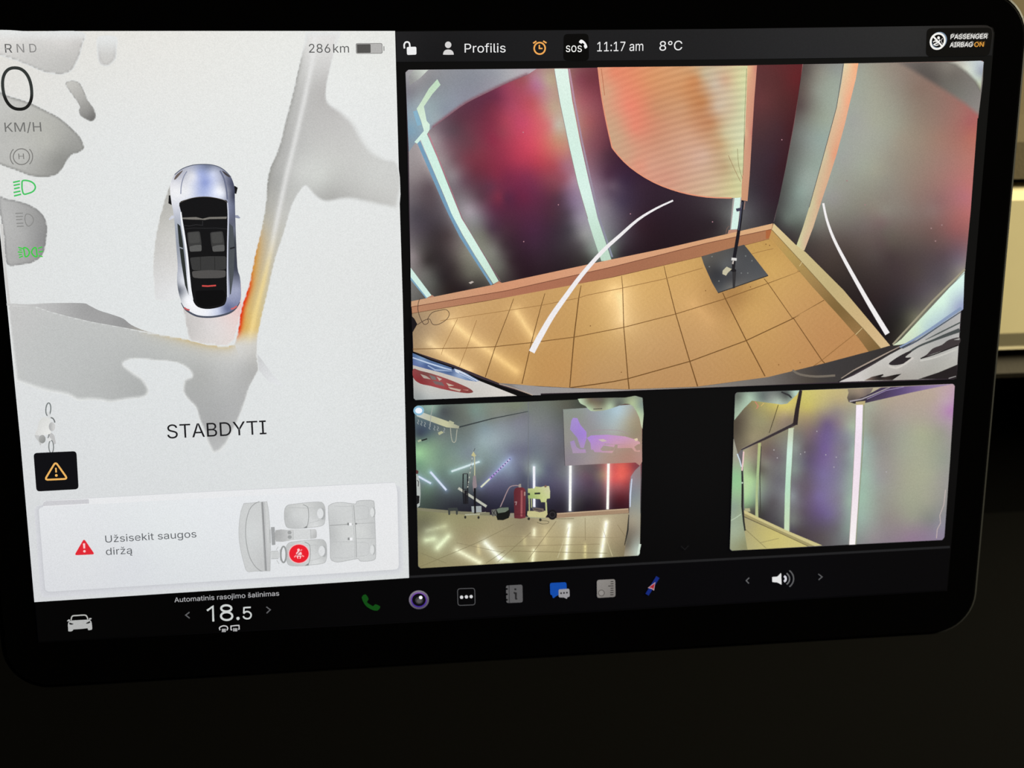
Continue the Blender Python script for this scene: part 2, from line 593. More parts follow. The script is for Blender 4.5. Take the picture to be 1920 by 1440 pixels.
o.fill(smooth(zd((60, 40), (250, 50), (450, 40), (740, 40), (800, 60), (890, 105), (1000, 140), (1110, 180), (1180, 235), (1300, 288), (1420, 318)), 3) + zd((1100, 257), (840, 211), (600, 156), (450, 116), (330, 74), (200, 66), (60, 62)),
       field([((30, 570), (200, 200, 199)), ((100, 572), (184, 184, 184)), ((160, 575), (160, 160, 160)), ((200, 592), (162, 162, 162)), ((240, 608), (150, 150, 150)), ((280, 622), (186, 180, 168))], 6), 3)
o.done()

o = part('planned_path', 'faint grey band curving behind the car')
o.blob(smooth(zc((160, 250), (128, 330), (100, 420), (62, 570), (36, 730), (27, 880), (32, 1000), (42, 1130)), 3) + zc((120, 1140), (230, 1120), (260, 900), (240, 600), (200, 300)),
       field([((315, 350), (176, 175, 170)), ((300, 410), (190, 189, 184)), ((292, 470), (203, 202, 199)), ((290, 540), (218, 218, 218)), ((320, 440), (205, 204, 200)), ((330, 500), (216, 215, 213)), ((330, 550), (227, 228, 229))], 8), (200, 199, 196), .5, BG, 1.2, step=3)
o.blob(zc((205, 960), (250, 1200), (295, 1432), (430, 1468), (590, 1472), (640, 1430), (700, 1180), (690, 1000)),
       field([((335, 560), (205, 202, 200)), ((350, 620), (198, 195, 193)), ((365, 640), (210, 206, 204)), ((400, 605), (222, 216, 215)), ((440, 590), (232, 208, 205)), ((447, 570), (236, 196, 192)), ((430, 635), (226, 216, 213))], 8), (214, 210, 208), .5, BG, 1.2, step=4)
o.done()

o = part('wall_shape', 'tall grey wall shape glowing yellow and red beside the car')
lft = [(440, 645), (446, 618), (452, 577), (466, 535), (477, 480), (487, 440), (497, 387), (500, 345), (505, 317), (522, 277), (535, 225), (547, 180), (562, 115), (570, 80), (573, 60)]
rt = [(640, 60), (626, 102), (617, 140), (612, 170), (616, 192), (640, 207), (665, 230), (680, 255), (700, 282), (725, 297), (746.5, 308), (749, 388), (725, 390), (687, 382), (650, 375), (612, 380), (592, 370), (577, 352), (571, 349), (562, 360), (548, 386), (535, 430), (520, 475), (512, 505), (502, 550), (492, 592), (482, 640), (480, 662), (466, 672), (446, 662)]
tall = smooth(lft, 3) + smooth(rt, 3)
sf2 = field([((600, 60), (16,) * 3), ((626, 100), (4,) * 3), ((612, 170), (3,) * 3), ((640, 207), (10,) * 3), ((700, 275), (14,) * 3), ((747, 340), (1,) * 3), ((748, 385), (12,) * 3), ((700, 385), (12,) * 3), ((640, 375), (9,) * 3), ((590, 368), (6,) * 3), ((570, 350), (2,) * 3), ((530, 440), (2,) * 3), ((500, 560), (2,) * 3), ((480, 645), (2,) * 3), ((445, 640), (1,) * 3), ((450, 580), (1,) * 3), ((480, 470), (1,) * 3), ((500, 350), (2,) * 3), ((540, 210), (2.5,) * 3), ((565, 100), (3,) * 3)], 10)
ridge = [(592, 60), (585, 120), (570, 190), (554, 260), (537, 330), (522, 400), (508, 470), (494, 530), (478, 590), (466, 645)]
tf = field([((600, 80), (226, 225, 223)), ((580, 130), (208, 208, 206)), ((560, 200), (190, 190, 188)), ((610, 170), (186, 184, 182)), ((590, 220), (192, 191, 189)), ((540, 280), (184, 184, 182)), ((515, 340), (172, 172, 169)), ((560, 320), (205, 206, 203)), ((640, 230), (196, 195, 193)), ((630, 290), (203, 203, 200)),
            ((700, 330), (206, 207, 204)), ((680, 365), (196, 196, 193)), ((620, 365), (180, 180, 177)), ((600, 330), (208, 210, 206)), ((720, 380), (200, 200, 197)), ((530, 400), (196, 196, 192)), ((515, 450), (192, 192, 186)), ((500, 400), (178, 176, 168)), ((505, 500), (188, 188, 182)), ((495, 550), (196, 192, 172)), ((485, 610), (214, 194, 140)), ((465, 620), (220, 188, 118)), ((470, 650), (214, 205, 184))], 9)
def tallcol(P):
    c = tf(P)
    y = P[:, 1]
    dl = segdist(P, lft)
    c = mix(c, (126, 126, 121), np.exp(-dl / 3.5) * .75 * sst((400 - y) / 60) * sst((y - 70) / 60))
    wgt = sst((y - 380) / 160) * sst((665 - y) / 30)
    c = mix(c, (220, 184, 108), wgt * np.exp(-dl / 22) * .9)
    wr = np.clip(1 - abs(y - 545) / 125, 0, 1)
    c = mix(c, (205, 120, 26), np.exp(-dl / 7) * sst((y - 410) / 90) * sst((650 - y) / 40) * .95)
    c = mix(c, (226, 40, 14), np.exp(-(dl / 6.5) ** 2) * sst((y - 500) / 60) * sst((650 - y) / 35))
    dr = segdist(P, ridge)
    c = mix(c, mix((232, 232, 231), (246, 220, 150), sst((y - 420) / 120)), np.exp(-(dr / 5) ** 2) * .75)
    c = mix(c, (150, 150, 147), np.exp(-segdist(P, rt[12:17]) / 6) * .5)
    d = segdist(P, tall, True)
    c = mix(c, wf(P), sst((y - 612) / 40))
    bgc = mix(np.asarray(BG, float), wf(P), sst((y - 628) / 14))
    return mix(bgc, c, sst((d + .01) / sf2(P)[:, 0]))
o.fill(tall, tallcol, 3.0)
o.fill(zh((350, 440), (400, 505), (470, 600), (560, 700), (440, 660), (362, 570)), grad((484, 670), (206, 207, 208), (522, 712), (225, 227, 229)), 5)
o.done()

# ---- the car seen from above
o = part('car_picture', 'silver car with dark glass roof seen from above')
body = smooth(zc((162, 250), (188, 190), (240, 150), (300, 125), (360, 113), (450, 113), (520, 130), (570, 162), (610, 205), (630, 250), (640, 300), (642, 400), (648, 600), (660, 880), (680, 960), (688, 1080), (680, 1140), (650, 1190), (600, 1225), (520, 1248), (440, 1256), (360, 1248), (300, 1220), (260, 1190), (235, 1130), (215, 1050), (207, 960), (213, 880), (200, 700), (184, 500), (166, 400), (155, 300)), 3, True)
o.fill(zc((146, 345), (158, 345), (168, 418), (143, 405)), (22, 22, 24))
o.fill(zc((638, 272), (663, 288), (652, 335), (638, 330)), (22, 22, 24))
o.fill(zc((145, 524), (168, 496), (188, 498), (184, 516), (152, 531)), (205, 208, 220))
o.fill(zc((640, 494), (664, 494), (684, 514), (672, 519), (640, 512)), (150, 155, 175))
s4 = lambda L: [((280 + x / 4, 280 + y / 4), c) for (x, y), c in L]
o.fill(body, field(s4([((170, 290), (236, 236, 240)), ((205, 330), (240, 241, 244)), ((250, 200), (190, 192, 205)), ((330, 200), (226, 228, 236)), ((380, 180), (168, 180, 222)), ((300, 320), (232, 234, 240)), ((420, 250), (146, 160, 212)), ((400, 330), (172, 184, 224)), ((480, 180), (205, 212, 236)), ((520, 300), (238, 241, 249)), ((555, 330), (228, 232, 244)), ((440, 118), (110, 118, 140)),
    ((600, 260), (96, 100, 122)), ((625, 350), (70, 74, 92)), ((610, 420), (120, 126, 150)), ((195, 430), (214, 216, 226)), ((190, 560), (168, 174, 186)), ((208, 750), (150, 156, 168)), ((215, 900), (178, 182, 194)), ((220, 1060), (92, 97, 108)), ((250, 1000), (220, 223, 230)), ((270, 1120), (236, 238, 242)), ((330, 1190), (243, 244, 247)), ((430, 1220), (238, 240, 246)), ((520, 1210), (196, 203, 226)), ((580, 1190), (104, 112, 146)), ((620, 1140), (140, 146, 176)),
    ((660, 1050), (160, 165, 190)), ((640, 900), (66, 70, 84)), ((625, 700), (62, 66, 74)), ((610, 560), (96, 100, 116)), ((645, 600), (110, 115, 130))]), 5, 1.8), 2.5)
o.stroke(smooth(zc((238, 1150), (262, 1192), (300, 1222), (360, 1250), (440, 1258), (520, 1250), (600, 1227), (650, 1192), (680, 1145)), 4), [1, 3.5, 3.5, 3.5, 1], (78, 83, 98))
o.stroke(smooth(zc((190, 190), (240, 150), (300, 125), (360, 114), (450, 114), (520, 131), (570, 163), (612, 208)), 4), 1.6, (92, 98, 115))
o.stroke(smooth(zc((236, 335), (240, 270), (258, 205), (282, 165)), 4), 1.8, (138, 143, 165))
o.stroke(smooth(zc((530, 160), (560, 220), (578, 300), (585, 375)), 4), 3, (110, 116, 140))
o.fill(smooth(zc((186, 222), (205, 190), (240, 163), (252, 160), (225, 195), (196, 226)), 3, True), (106, 96, 92))
o.fill(smooth(zc((545, 160), (580, 180), (606, 206), (596, 208), (568, 190)), 3, True), (70, 66, 68))
o.fill(zc((210, 555), (232, 575), (250, 690), (272, 880), (290, 1060), (296, 1095), (268, 1020), (240, 850), (222, 700)), (46, 51, 49))
o.stroke(zc((226, 735), (252, 745)), 2.2, (150, 155, 165))
o.fill(zc((600, 555), (628, 580), (640, 760), (632, 940), (612, 1085), (603, 1090), (598, 850)), (78, 83, 88))
o.stroke(zc((605, 745), (640, 735)), 3, (38, 40, 44))
roof = smooth(zc((225, 402), (280, 375), (350, 358), (430, 354), (500, 363), (560, 379), (585, 395), (590, 500), (583, 700), (580, 900), (582, 1090), (572, 1150), (548, 1175), (480, 1194), (420, 1197), (370, 1185), (340, 1158), (323, 1110), (308, 980), (290, 800), (265, 620), (240, 480)), 3, True)
o.fill(roof, (21, 21, 23))
o.stroke(smooth(zc((228, 400), (283, 376), (350, 360), (430, 356), (500, 365), (560, 381), (584, 400)), 3), 1.0, (96, 90, 84))
o.fill(zc((244, 512), (350, 508), (400, 520), (450, 508), (582, 505), (578, 521), (450, 523), (415, 530), (390, 528), (300, 526), (250, 523)), (122, 119, 113))
o.stroke(zc((252, 600), (330, 590), (420, 592), (500, 590), (582, 598)), 1.4, (40, 40, 42))
o.stroke(zc((250, 570), (300, 575), (350, 565), (400, 570), (400, 535)), 1.2, (46, 46, 48))
for sx, k in ((0, 1), (172, .98)):
    o.fill(roundpoly([(280 + (sx + x) / 4, 280 + y / 4) for x, y in ((283, 622), (378, 613), (390, 690), (392, 762), (304, 768), (290, 700))], 4), (60, 60, 60))
    o.fill(roundpoly([(280 + (sx + x) / 4, 280 + y / 4) for x, y in ((292, 626), (372, 620), (380, 700), (300, 706))], 4), (72, 72, 71))
    o.fill(roundpoly([(280 + (sx + x) / 4, 280 + y / 4) for x, y in ((300, 728), (345, 718), (392, 716), (392, 764), (304, 768))], 3), (92, 92, 91))
o.fill(roundpoly(zc((303, 812), (440, 802), (576, 802), (576, 900), (450, 912), (322, 906)), 4), (58, 58, 58))
for x in (383, 490):
    o.stroke(zc((x, 806), (x + 2, 905)), 1, (38, 38, 38))
o.fill(roundpoly(zc((318, 914), (440, 906), (574, 908), (572, 958), (520, 966), (380, 968), (326, 962)), 4), (82, 80, 79))
o.fill(roundpoly(zc((345, 1060), (560, 1055), (572, 1100), (560, 1140), (540, 1165), (420, 1185), (370, 1172), (350, 1130)), 5), (13, 13, 15))
o.stroke(smooth(zc((236, 470), (246, 560), (262, 660), (280, 780), (292, 900), (302, 1020), (320, 1130)), 3), [2.5, 4, 4, 4, 5], (240, 242, 246))
o.stroke(smooth(zc((586, 400), (592, 500), (588, 700), (586, 1000), (590, 1110)), 3), [2, 2.5, 2.5, 2.5, 2], (204, 208, 222))
o.stroke(zc((395, 1024), (440, 1026), (500, 1021)), 2.8, (206, 78, 74))
o.stroke(zc((262, 1188), (280, 1200), (302, 1206)), 3, (196, 96, 98))
o.stroke(zc((612, 1198), (635, 1192), (656, 1176)), 3, (206, 104, 106))
o.done()

# ---- the cyclist seen from above
zi = Z(50, 740, 12)
o = part('cyclist_picture', 'grey figure on a bicycle seen from above')
o.ring(zi((487, 330))[0], 4.6, 2.2, (118, 124, 124), 12, tilt=-.06)
o.fill(roundpoly(zi((455, 380), (515, 380), (530, 560), (480, 545)), 1), (214, 216, 216))
o.ring(zi((552, 1170))[0], 4.4, 2.0, (122, 126, 126), 12, tilt=.02)
o.stroke(smooth(zi((540, 515), (590, 535), (625, 590), (630, 630)), 4), 2.4, (108, 112, 112))
o.fill(smooth(zi((500, 880), (560, 860), (620, 920), (640, 1000), (655, 1100), (610, 1105), (575, 1020), (520, 960)), 3, True), (190, 190, 190))
o.fill(smooth(zi((188, 900), (280, 900), (300, 1060), (330, 1110), (300, 1135), (270, 1060), (205, 980)), 3, True), (196, 197, 196))
o.fill(smooth(zi((375, 510), (460, 515), (530, 560), (520, 700), (545, 850), (500, 890), (430, 905), (340, 912), (190, 900), (240, 770), (285, 600)), 4, True), field([((75, 790), (216, 217, 214)), ((90, 800), (226, 227, 224)), ((85, 812), (230, 231, 228)), ((70, 812), (218, 218, 216))], 3), 2)
o.fill(ellipse(zi((570, 720))[0], 6, 8.4), grad(zi((520, 720))[0], (176, 177, 177), zi((600, 720))[0], (204, 204, 203)), 2)
o.fill(ellipse(zi((350, 1000))[0], 6.4, 7.8), grad(zi((300, 940))[0], (172, 173, 171), zi((420, 1060))[0], (140, 142, 140)), 2)
o.stroke(zi((505, 890), (480, 980)), 2.4, (140, 142, 142))
o.fill(ellipse(zi((510, 1010))[0], 3.8, 3.2), (222, 223, 222))
o.done()

# ---- readings and symbols
o = part('gear_letters')
o.text('P', (-12, 99), (-.2, 99), 16, (140, 140, 140), .004)
o.text('R', (10, 98.9), (23.3, 98.8), 16.4, (88, 88, 88), .012)
o.text('N', (32, 98.6), (45.8, 98.4), 16.2, (136, 135, 134), .004)
o.text('D', (55.8, 98.3), (68.8, 98.1), 16, (132, 131, 130), .006)
o.done()
o = part('speed_reading', 'thin dark zero')
se = []
for k in range(64):
    a = 2 * math.pi * k / 64
    cx, cy = math.cos(a), math.sin(a)
    x, y = 26.8 * abs(cx) ** .86 * np.sign(cx), 38.8 * abs(cy) ** .9 * np.sign(cy)
    se.append((32.2 + x + .115 * y, 166 + y))
o.stroke(se, 6.0, lambda P: mix((52, 56, 54), (30, 31, 30), sst((P[:, 1] - 175) / 10)), closed=True)
o.done()
part('speed_unit').text('KM/H', (9.4, 247.3), (78, 246.5), 17.4, (112, 112, 110), .003).done()
o = part('hold_symbol', 'grey ring symbol with a letter H')
o.ring((40.2, 293.8), 15.2, 1.8, (122, 121, 118), 14.8)
o.text('H', (35, 298.4), (45.4, 298.2), 10.5, (122, 121, 118), .02)
o.stroke(ellipse((40.2, 293.8), 21, 20, 14, 135, 225), 1.9, (128, 127, 124))
o.stroke(ellipse((40.2, 293.8), 21, 20, 14, -45, 45), 1.9, (128, 127, 124))
o.done()
GRN = (72, 196, 100)
o = part('headlight_symbol', 'green dipped headlight symbol')
o.stroke(smooth(zb((205, 90), (198, 130), (200, 170), (214, 210), (250, 206), (295, 188), (318, 155), (305, 118), (265, 94)), 4, True), 2.9, GRN, closed=True)
for a in (((117, 106), (180, 92)), ((122, 133), (180, 121)), ((126, 163), (178, 152)), ((122, 197), (184, 184)), ((126, 228), (190, 212))):
    o.stroke(zb(*a), 2.9, GRN)
o.done()
o = part('main_beam_symbol', 'faint grey headlight symbol')
GY = (140, 140, 138)
o.stroke(smooth(zb((236, 392), (224, 440), (246, 496), (280, 488), (302, 445), (280, 402)), 4, True), 1.8, GY, closed=True)
for y, x0, x1 in ((385, 138, 206), (415, 142, 206), (441, 144, 202), (475, 148, 210), (502, 152, 214)):
    o.stroke(zb((x0, y), (x1, y - 3)), 1.9, GY)
o.done()
o = part('side_light_symbol', 'green side light symbol of two lamps back to back')
GB = (66, 202, 72)
o.stroke(smooth(zb((214, 694), (220, 735), (228, 773), (252, 766), (264, 735), (246, 702)), 4, True), 2.6, GB, closed=True)
o.stroke(smooth(zb((322, 694), (330, 735), (332, 773), (304, 766), (284, 735), (298, 702)), 4, True), 2.6, GB, closed=True)
for a in (((164, 690), (206, 702)), ((160, 732), (202, 735)), ((172, 783), (206, 768)), ((342, 700), (380, 686)), ((348, 732), (386, 726)), ((346, 765), (384, 774)), ((172, 712), (196, 716)), ((168, 757), (196, 754))):
    o.stroke(zb(*a), 2.2, GB)
o.done()
o = part('range_reading')
o.text('286', (579.5, 98.8), (619.5, 98.8), 16.4, (84, 84, 84), .006)
o.text('km', (625, 98.8), (654.5, 98.6), 16.2, (88, 88, 88), .004)
o.done()
o = part('battery_symbol', 'grey half-full battery symbol')
o.fill(roundpoly(zg((1068, 164), (1268, 163), (1270, 242), (1070, 244)), 3.5), (140, 139, 137))
o.fill(roundpoly(zg((1074, 169), (1263, 168), (1264, 237), (1076, 239)), 2.5), (180, 179, 177))
o.fill(roundpoly(zg((1076, 172), (1179, 171), (1180, 236), (1078, 237)), 1.5), (84, 83, 81))
o.fill(roundpoly(zg((1275, 186), (1283, 186), (1284, 222), (1276, 222)), .8), (150, 150, 149))
o.done()
part('stop_message', 'bold dark capitals').text('STABDYTI', (314, 822.2), (499.8, 814), 25.8, (26, 26, 29), .006).done()
o = part('hazard_button', 'black button with an orange warning triangle')
o.fill(roundpoly(ze((226, 106), (516, 93), (531, 350), (246, 366)), 7), (15, 15, 19))
AMB = (236, 180, 98)
o.stroke(roundpoly(ze((375, 166), (456, 280), (302, 287)), 6.5, 6), 3.4, AMB, closed=True)
o.stroke(ze((377, 206), (379, 237)), 3, AMB)
o.disc(ze((380, 257))[0], 2.5, AMB)
o.done()

# ================================================================== seat belt card
o = Pic('seat_belt_card', screen, R, 'pale card asking to fasten the seat belt')
card = roundpoly([(72, 951), (744.8, 915), (748, 1067.5), (85, 1110)], 9)
def shadow(P):
    d = segdist(P, card, True) * np.where(inside(P, np.array(card)), -1, 1)
    return mix(base_field(P), (184, 186, 191), np.exp(-np.maximum(d, 0) / 4.5) * .55)
o.fill(roundpoly([(64, 948), (752, 909), (757, 1076), (76, 1121)], 12), shadow, 3.5)
o.fill(roundpoly([(80, 952), (82, 938.5), (400, 921), (740, 904), (745, 920), (400, 940)], 4), (232, 233, 235))
o.stroke([(84, 938.5), (400, 921), (738, 904.5)], 1.1, (209, 211, 214))
o.fill(card, field([((80, 960), (226, 228, 231)), ((400, 960), (228, 231, 234)), ((735, 930), (232, 233, 235)), ((100, 1100), (218, 220, 224)), ((400, 1080), (221, 224, 227)), ((740, 1060), (229, 230, 231)), ((300, 1020), (224, 228, 230)), ((145, 1060), (221, 223, 226)), ((260, 1050), (219, 222, 226))], 30), 8)
o.fill([(79.5, 949), (82, 941.5), (86, 939.5), (166.5, 936), (167, 944)], (204, 204, 208))
card_o = o.done()
def cpart(name, label=None):
    return Pic(name, card_o, R, label)
o = cpart('warning_triangle', 'red triangle with a white exclamation mark')
o.fill(roundpoly(ze((567, 684), (640, 790), (502, 796)), 5, 6), (224, 42, 54))
o.stroke(ze((567, 716), (569, 750)), [4, 3.4], (248, 205, 206))
o.disc(ze((570, 769))[0], 2.3, (248, 205, 206))
o.done()
o = cpart('card_message')
o.text('Užsisekit saugos', (197.8, 1017.4), (368.5, 1007.4), 13.2, (86, 89, 93), .012)
o.text('diržą', (199, 1040.8), (248.3, 1038), 13.2, (88, 91, 95), .012)
o.done()
zs = Z(440, 930, 6.857)
LG, MG, DG = (207, 209, 209), (190, 191, 192), (160, 162, 162)
o = cpart('dashboard_drawing', 'pale grey drawing of a dashboard')
outl = smooth(zs((118, 95), (215, 88), (320, 78)), 2) + smooth(zs((415, 72), (436, 200), (455, 420), (462, 620), (460, 800), (456, 964)), 3) + smooth(zs((360, 966), (250, 968), (160, 970), (118, 860), (75, 680), (54, 500), (60, 330), (82, 190)), 3)
o.fill(outl, field([((455, 945), (204, 206, 206)), ((470, 1000), (210, 213, 213)), ((495, 990), (206, 208, 208)), ((450, 1000), (202, 204, 204)), ((470, 1065), (202, 204, 204)), ((500, 1060), (192, 193, 193))], 8), 4)
o.stroke(outl, .7, (176, 178, 178), closed=True)
o.stroke(smooth(zs((318, 72), (250, 105), (190, 180), (150, 320), (140, 480), (160, 660), (200, 800), (260, 900), (320, 955), (358, 966)), 4), 1.2, (150, 152, 152))
o.stroke(zs((350, 78), (368, 400), (398, 960)), 3.0, (158, 159, 160))
o.stroke(zs((362, 78), (380, 420), (408, 962)), 1.0, (120, 122, 124))
o.stroke(zs((380, 78), (395, 420), (425, 962)), 2.2, (190, 191, 192))
o.done()
o = cpart('console_drawing', 'pale grey drawing of the centre console')
o.fill(smooth(zs((525, 440), (680, 436), (760, 428), (970, 428), (1030, 425), (1052, 445), (1056, 500), (1045, 540), (980, 550), (740, 566), (700, 575), (530, 585)), 2, True), field([((525, 1000), (176, 177, 177)), ((540, 1000), (198, 199, 199)), ((560, 1005), (212, 214, 213)), ((585, 1000), (204, 205, 205)), ((592, 1005), (182, 183, 183))], 3), 3)
o.fill(roundpoly(zs((466, 400), (514, 398), (524, 628), (478, 632)), .8), (160, 162, 163))
o.fill(zs((446, 430), (462, 430), (466, 604), (450, 604)), (178, 180, 180))
o.disc(zs((705, 470))[0], 3.8, (158, 160, 160), 3.4)
o.disc(zs((708, 528))[0], 3.8, (158, 160, 160), 3.4)
o.fill(roundpoly(zs((752, 438), (970, 432), (975, 546), (756, 556)), 1), (212, 214, 214))
o.stroke(zs((752, 440), (754, 556)), .8, (176, 178, 178))
o.stroke(zs((976, 430), (980, 550)), .9, (176, 178, 178))
o.done()
def front_seat(dx, dy, k):
    q = cpart('seat_drawing', 'pale grey drawing of a front seat')
    T = lambda *p: zs(*[(x + dx, y * k + dy) for x, y in p])
    out = smooth(T((640, 200), (652, 150), (690, 115), (780, 102), (940, 84), (1080, 76), (1130, 90), (1158, 140), (1164, 230), (1160, 320), (1135, 375), (1060, 395), (950, 406), (900, 412), (800, 418), (700, 412), (660, 385), (640, 300)), 3, True)
    q.fill(out, field([((zs((760 + dx, 260 + dy))[0]), (205, 207, 207)), ((zs((660 + dx, 260 + dy))[0]), (188, 190, 190)), ((zs((1000 + dx, 250 + dy))[0]), (206, 208, 208)), ((zs((1150 + dx, 240 + dy))[0]), (184, 186, 186)), ((zs((900 + dx, 120 + dy))[0]), (208, 210, 209)), ((zs((1040 + dx, 370 + dy))[0]), (216, 218, 218)), ((zs((820 + dx, 400 + dy))[0]), (196, 198, 198))], 3), 3)
    q.stroke(out, .8, (172, 174, 174), closed=True)
    q.stroke(smooth(T((690, 152), (800, 150), (940, 158)), 3), .8, (182, 184, 184))
    q.stroke(smooth(T((880, 110), (930, 135), (946, 165), (952, 260), (944, 345), (930, 385)), 3), 1.2, (150, 152, 152))
    q.stroke(smooth(T((948, 158), (1000, 150), (1060, 160)), 3), .7, (186, 188, 188))
    q.stroke(smooth(T((955, 350), (1030, 330), (1090, 310)), 3), .7, (186, 188, 188))
    q.fill(T((880, 412), (935, 380), (930, 412)), (128, 130, 130))
    q.fill(ellipse(T((1128, 230))[0], 5, 10.5), (172, 174, 175))
    q.fill(ellipse(T((1100, 225))[0], 6, 9.5), (222, 224, 225))
    q.done()
front_seat(0, 0, 1)
front_seat(20, 482, 1)
o = cpart('steering_wheel_drawing', 'pale grey drawing of a steering wheel')
o.fill(zs((466, 715), (560, 708), (575, 740), (575, 790), (560, 806), (470, 806)), (204, 206, 206))
o.stroke(zs((468, 712), (560, 706)), .8, (170, 172, 172))
o.stroke(zs((470, 808), (562, 806)), .8, (170, 172, 172))
o.stroke(zs((535, 695), (560, 650)), 1.5, (196, 198, 198))
o.stroke(zs((540, 825), (572, 872)), 1.5, (196, 198, 198))
o.fill(roundpoly(zs((578, 690), (600, 680), (606, 830), (584, 830)), 1), (176, 178, 178))
o.ring(zs((628, 752))[0], 5.0, 3.0, (150, 152, 152), 15)
o.done()
o = cpart('rear_bench_drawing', 'pale grey drawing of the rear bench')
out = smooth(zs((1204, 160), (1225, 115), (1290, 88), (1400, 84), (1520, 100), (1560, 98), (1580, 65), (1700, 54), (1770, 60), (1795, 95), (1802, 300), (1812, 560), (1814, 760), (1800, 815), (1740, 834), (1620, 838), (1590, 808), (1540, 812), (1440, 832), (1330, 850), (1270, 838), (1232, 795), (1228, 600), (1216, 380)), 3, True)
o.fill(out, field([((zs((1300, 220))[0]), (204, 206, 206)), ((zs((1400, 480))[0]), (208, 210, 209)), ((zs((1350, 720))[0]), (203, 205, 205)), ((zs((1640, 230))[0]), (203, 205, 205)), ((zs((1680, 460))[0]), (209, 211, 210)), ((zs((1650, 690))[0]), (204, 206, 206)), ((zs((1790, 450))[0]), (194, 196, 196)), ((zs((1225, 500))[0]), (186, 188, 188)), ((zs((1300, 110))[0]), (210, 212, 212)), ((zs((1700, 800))[0]), (208, 210, 210))], 4), 4)
o.stroke(out, .9, (170, 172, 172), closed=True)
o.stroke(zs((1222, 380), (1320, 372), (1450, 365), (1520, 360)), 1.1, (150, 152, 152))
o.stroke(zs((1560, 355), (1800, 345)), .8, (172, 174, 174))
o.stroke(zs((1270, 590), (1420, 588), (1550, 590)), .8, (184, 186, 186))
o.stroke(zs((1562, 548), (1804, 545)), .8, (180, 182, 182))
o.stroke(smooth(zs((1530, 120), (1548, 350), (1560, 560), (1565, 790)), 3), 1.1, (152, 154, 154))
o.stroke(smooth(zs((1508, 110), (1526, 350), (1540, 560), (1545, 800)), 3), .9, (184, 186, 186))
o.stroke(smooth(zs((1280, 128), (1400, 134), (1510, 130)), 3), .7, (184, 186, 186))
o.stroke(smooth(zs((1260, 790), (1400, 800), (1530, 780)), 3), .7, (184, 186, 186))
o.stroke(smooth(zs((1560, 130), (1650, 126), (1715, 145), (1722, 230), (1700, 290), (1560, 310)), 3), .7, (186, 188, 188))
o.stroke(smooth(zs((1570, 600), (1660, 596), (1720, 620), (1728, 700), (1700, 760), (1575, 775)), 3), .7, (186, 188, 188))
for y in (210, 690):
    o.fill(ellipse(zs((1785, y))[0], 3.6, 9.5), (176, 178, 178))
    o.fill(ellipse(zs((1768, y))[0], 3.8, 8.6), (220, 222, 222))
for x, y in ((1480, 362), (1488, 552)):
    o.fill(roundpoly(zs((x - 34, y - 18), (x - 6, y - 18), (x - 6, y + 16), (x - 34, y + 14)), .8), (140, 142, 142))
    o.fill(roundpoly(zs((x - 10, y - 16), (x + 26, y - 16), (x + 26, y + 18), (x - 8, y + 20)), .8), (242, 243, 244))
o.disc(zs((1562, 356))[0], 1.7, (130, 132, 132))
o.done()
zk = Z(530, 1010, 26.18)
o = cpart('seat_belt_badge', 'red round badge with a white belted figure')
o.disc(zk((800, 740))[0], 20.2, (238, 196, 200), 18.6, 40)
o.disc(zk((800, 738))[0], 18.4, (234, 34, 48), 17.2, 40)
WP = (253, 204, 206)
o.disc(zk((780, 555))[0], 2.5, WP, 2.6)
o.stroke(zk((880, 590), (945, 535)), 1.9, (250, 160, 166))
o.fill(smooth(zk((740, 610), (820, 610), (690, 760), (660, 760), (670, 690)), 2, True), WP)
o.fill(smooth(zk((880, 650), (920, 690), (932, 785), (720, 790)), 2, True), WP)
o.fill(zk((695, 765), (830, 625), (862, 640), (735, 785)), (150, 90, 96))
o.fill(zk((690, 795), (920, 795), (915, 825), (695, 825)), (172, 108, 112))
o.stroke(zk((660, 820), (570, 910)), 2.1, (252, 168, 170))
o.stroke(zk((945, 825), (1045, 880)), 2.1, (252, 168, 162))
o.fill(zk((690, 835), (910, 835), (915, 880), (870, 980), (825, 980), (860, 880), (750, 880), (775, 990), (725, 970), (688, 890)), WP)
o.done()

# ================================================================== status bar
R = 'status'
zb1 = Z(740, 40, 3.2)
o = Pic('status_bar', screen, R, 'dark grey bar of small white symbols and readings')
o.fill([(741.5, 59.5), (1000, 57.5), (1340, 54.5), (1600, 51), (1840, 47.3), (1852, 48), (1860, 53), (1863, 62), (1860, 104), (1600, 108), (1340, 111.5), (1000, 114.5), (742.5, 116)],
       field([((760, 85), (30, 30, 32)), ((800, 110), (24, 24, 26)), ((1000, 85), (28, 28, 30)), ((1300, 85), (31, 31, 33)), ((1500, 80), (38, 38, 40)), ((1720, 75), (41, 41, 42)), ((1850, 60), (34, 32, 31)), ((1858, 90), (26, 26, 27))], 25), 14)
status = o.done()
def sp(name, label=None):
    return Pic(name, status, R, label)
WH = (238, 238, 238)
o = sp('padlock_symbol', 'white open padlock')
o.fill(roundpoly(zb1((72, 154), (130, 152), (131, 200), (74, 202)), 3), WH)
o.stroke(smooth(zb1((59, 163), (57, 142), (64, 127), (77, 124), (88, 132), (92, 160)), 4), 3, WH)
o.done()
o = sp('profile_symbol', 'pale grey head and shoulders symbol')
o.disc(zb1((321, 141))[0], 6, (214, 212, 211), 6.2)
o.fill(smooth(zb1((290, 200), (293, 185), (303, 173), (321, 169), (340, 173), (351, 184), (355, 200)), 4) + zb1((322, 201)), (214, 212, 211))
o.done()
sp('profile_name').text('Profilis', (871.2, 98.6), (948, 98.2), 16.6, WH, .014).done()
o = sp('alarm_clock_symbol', 'orange alarm clock')
OR = (240, 170, 88)
o.ring(zb1((870, 162))[0], 10.3, 2.9, OR, 10.8)
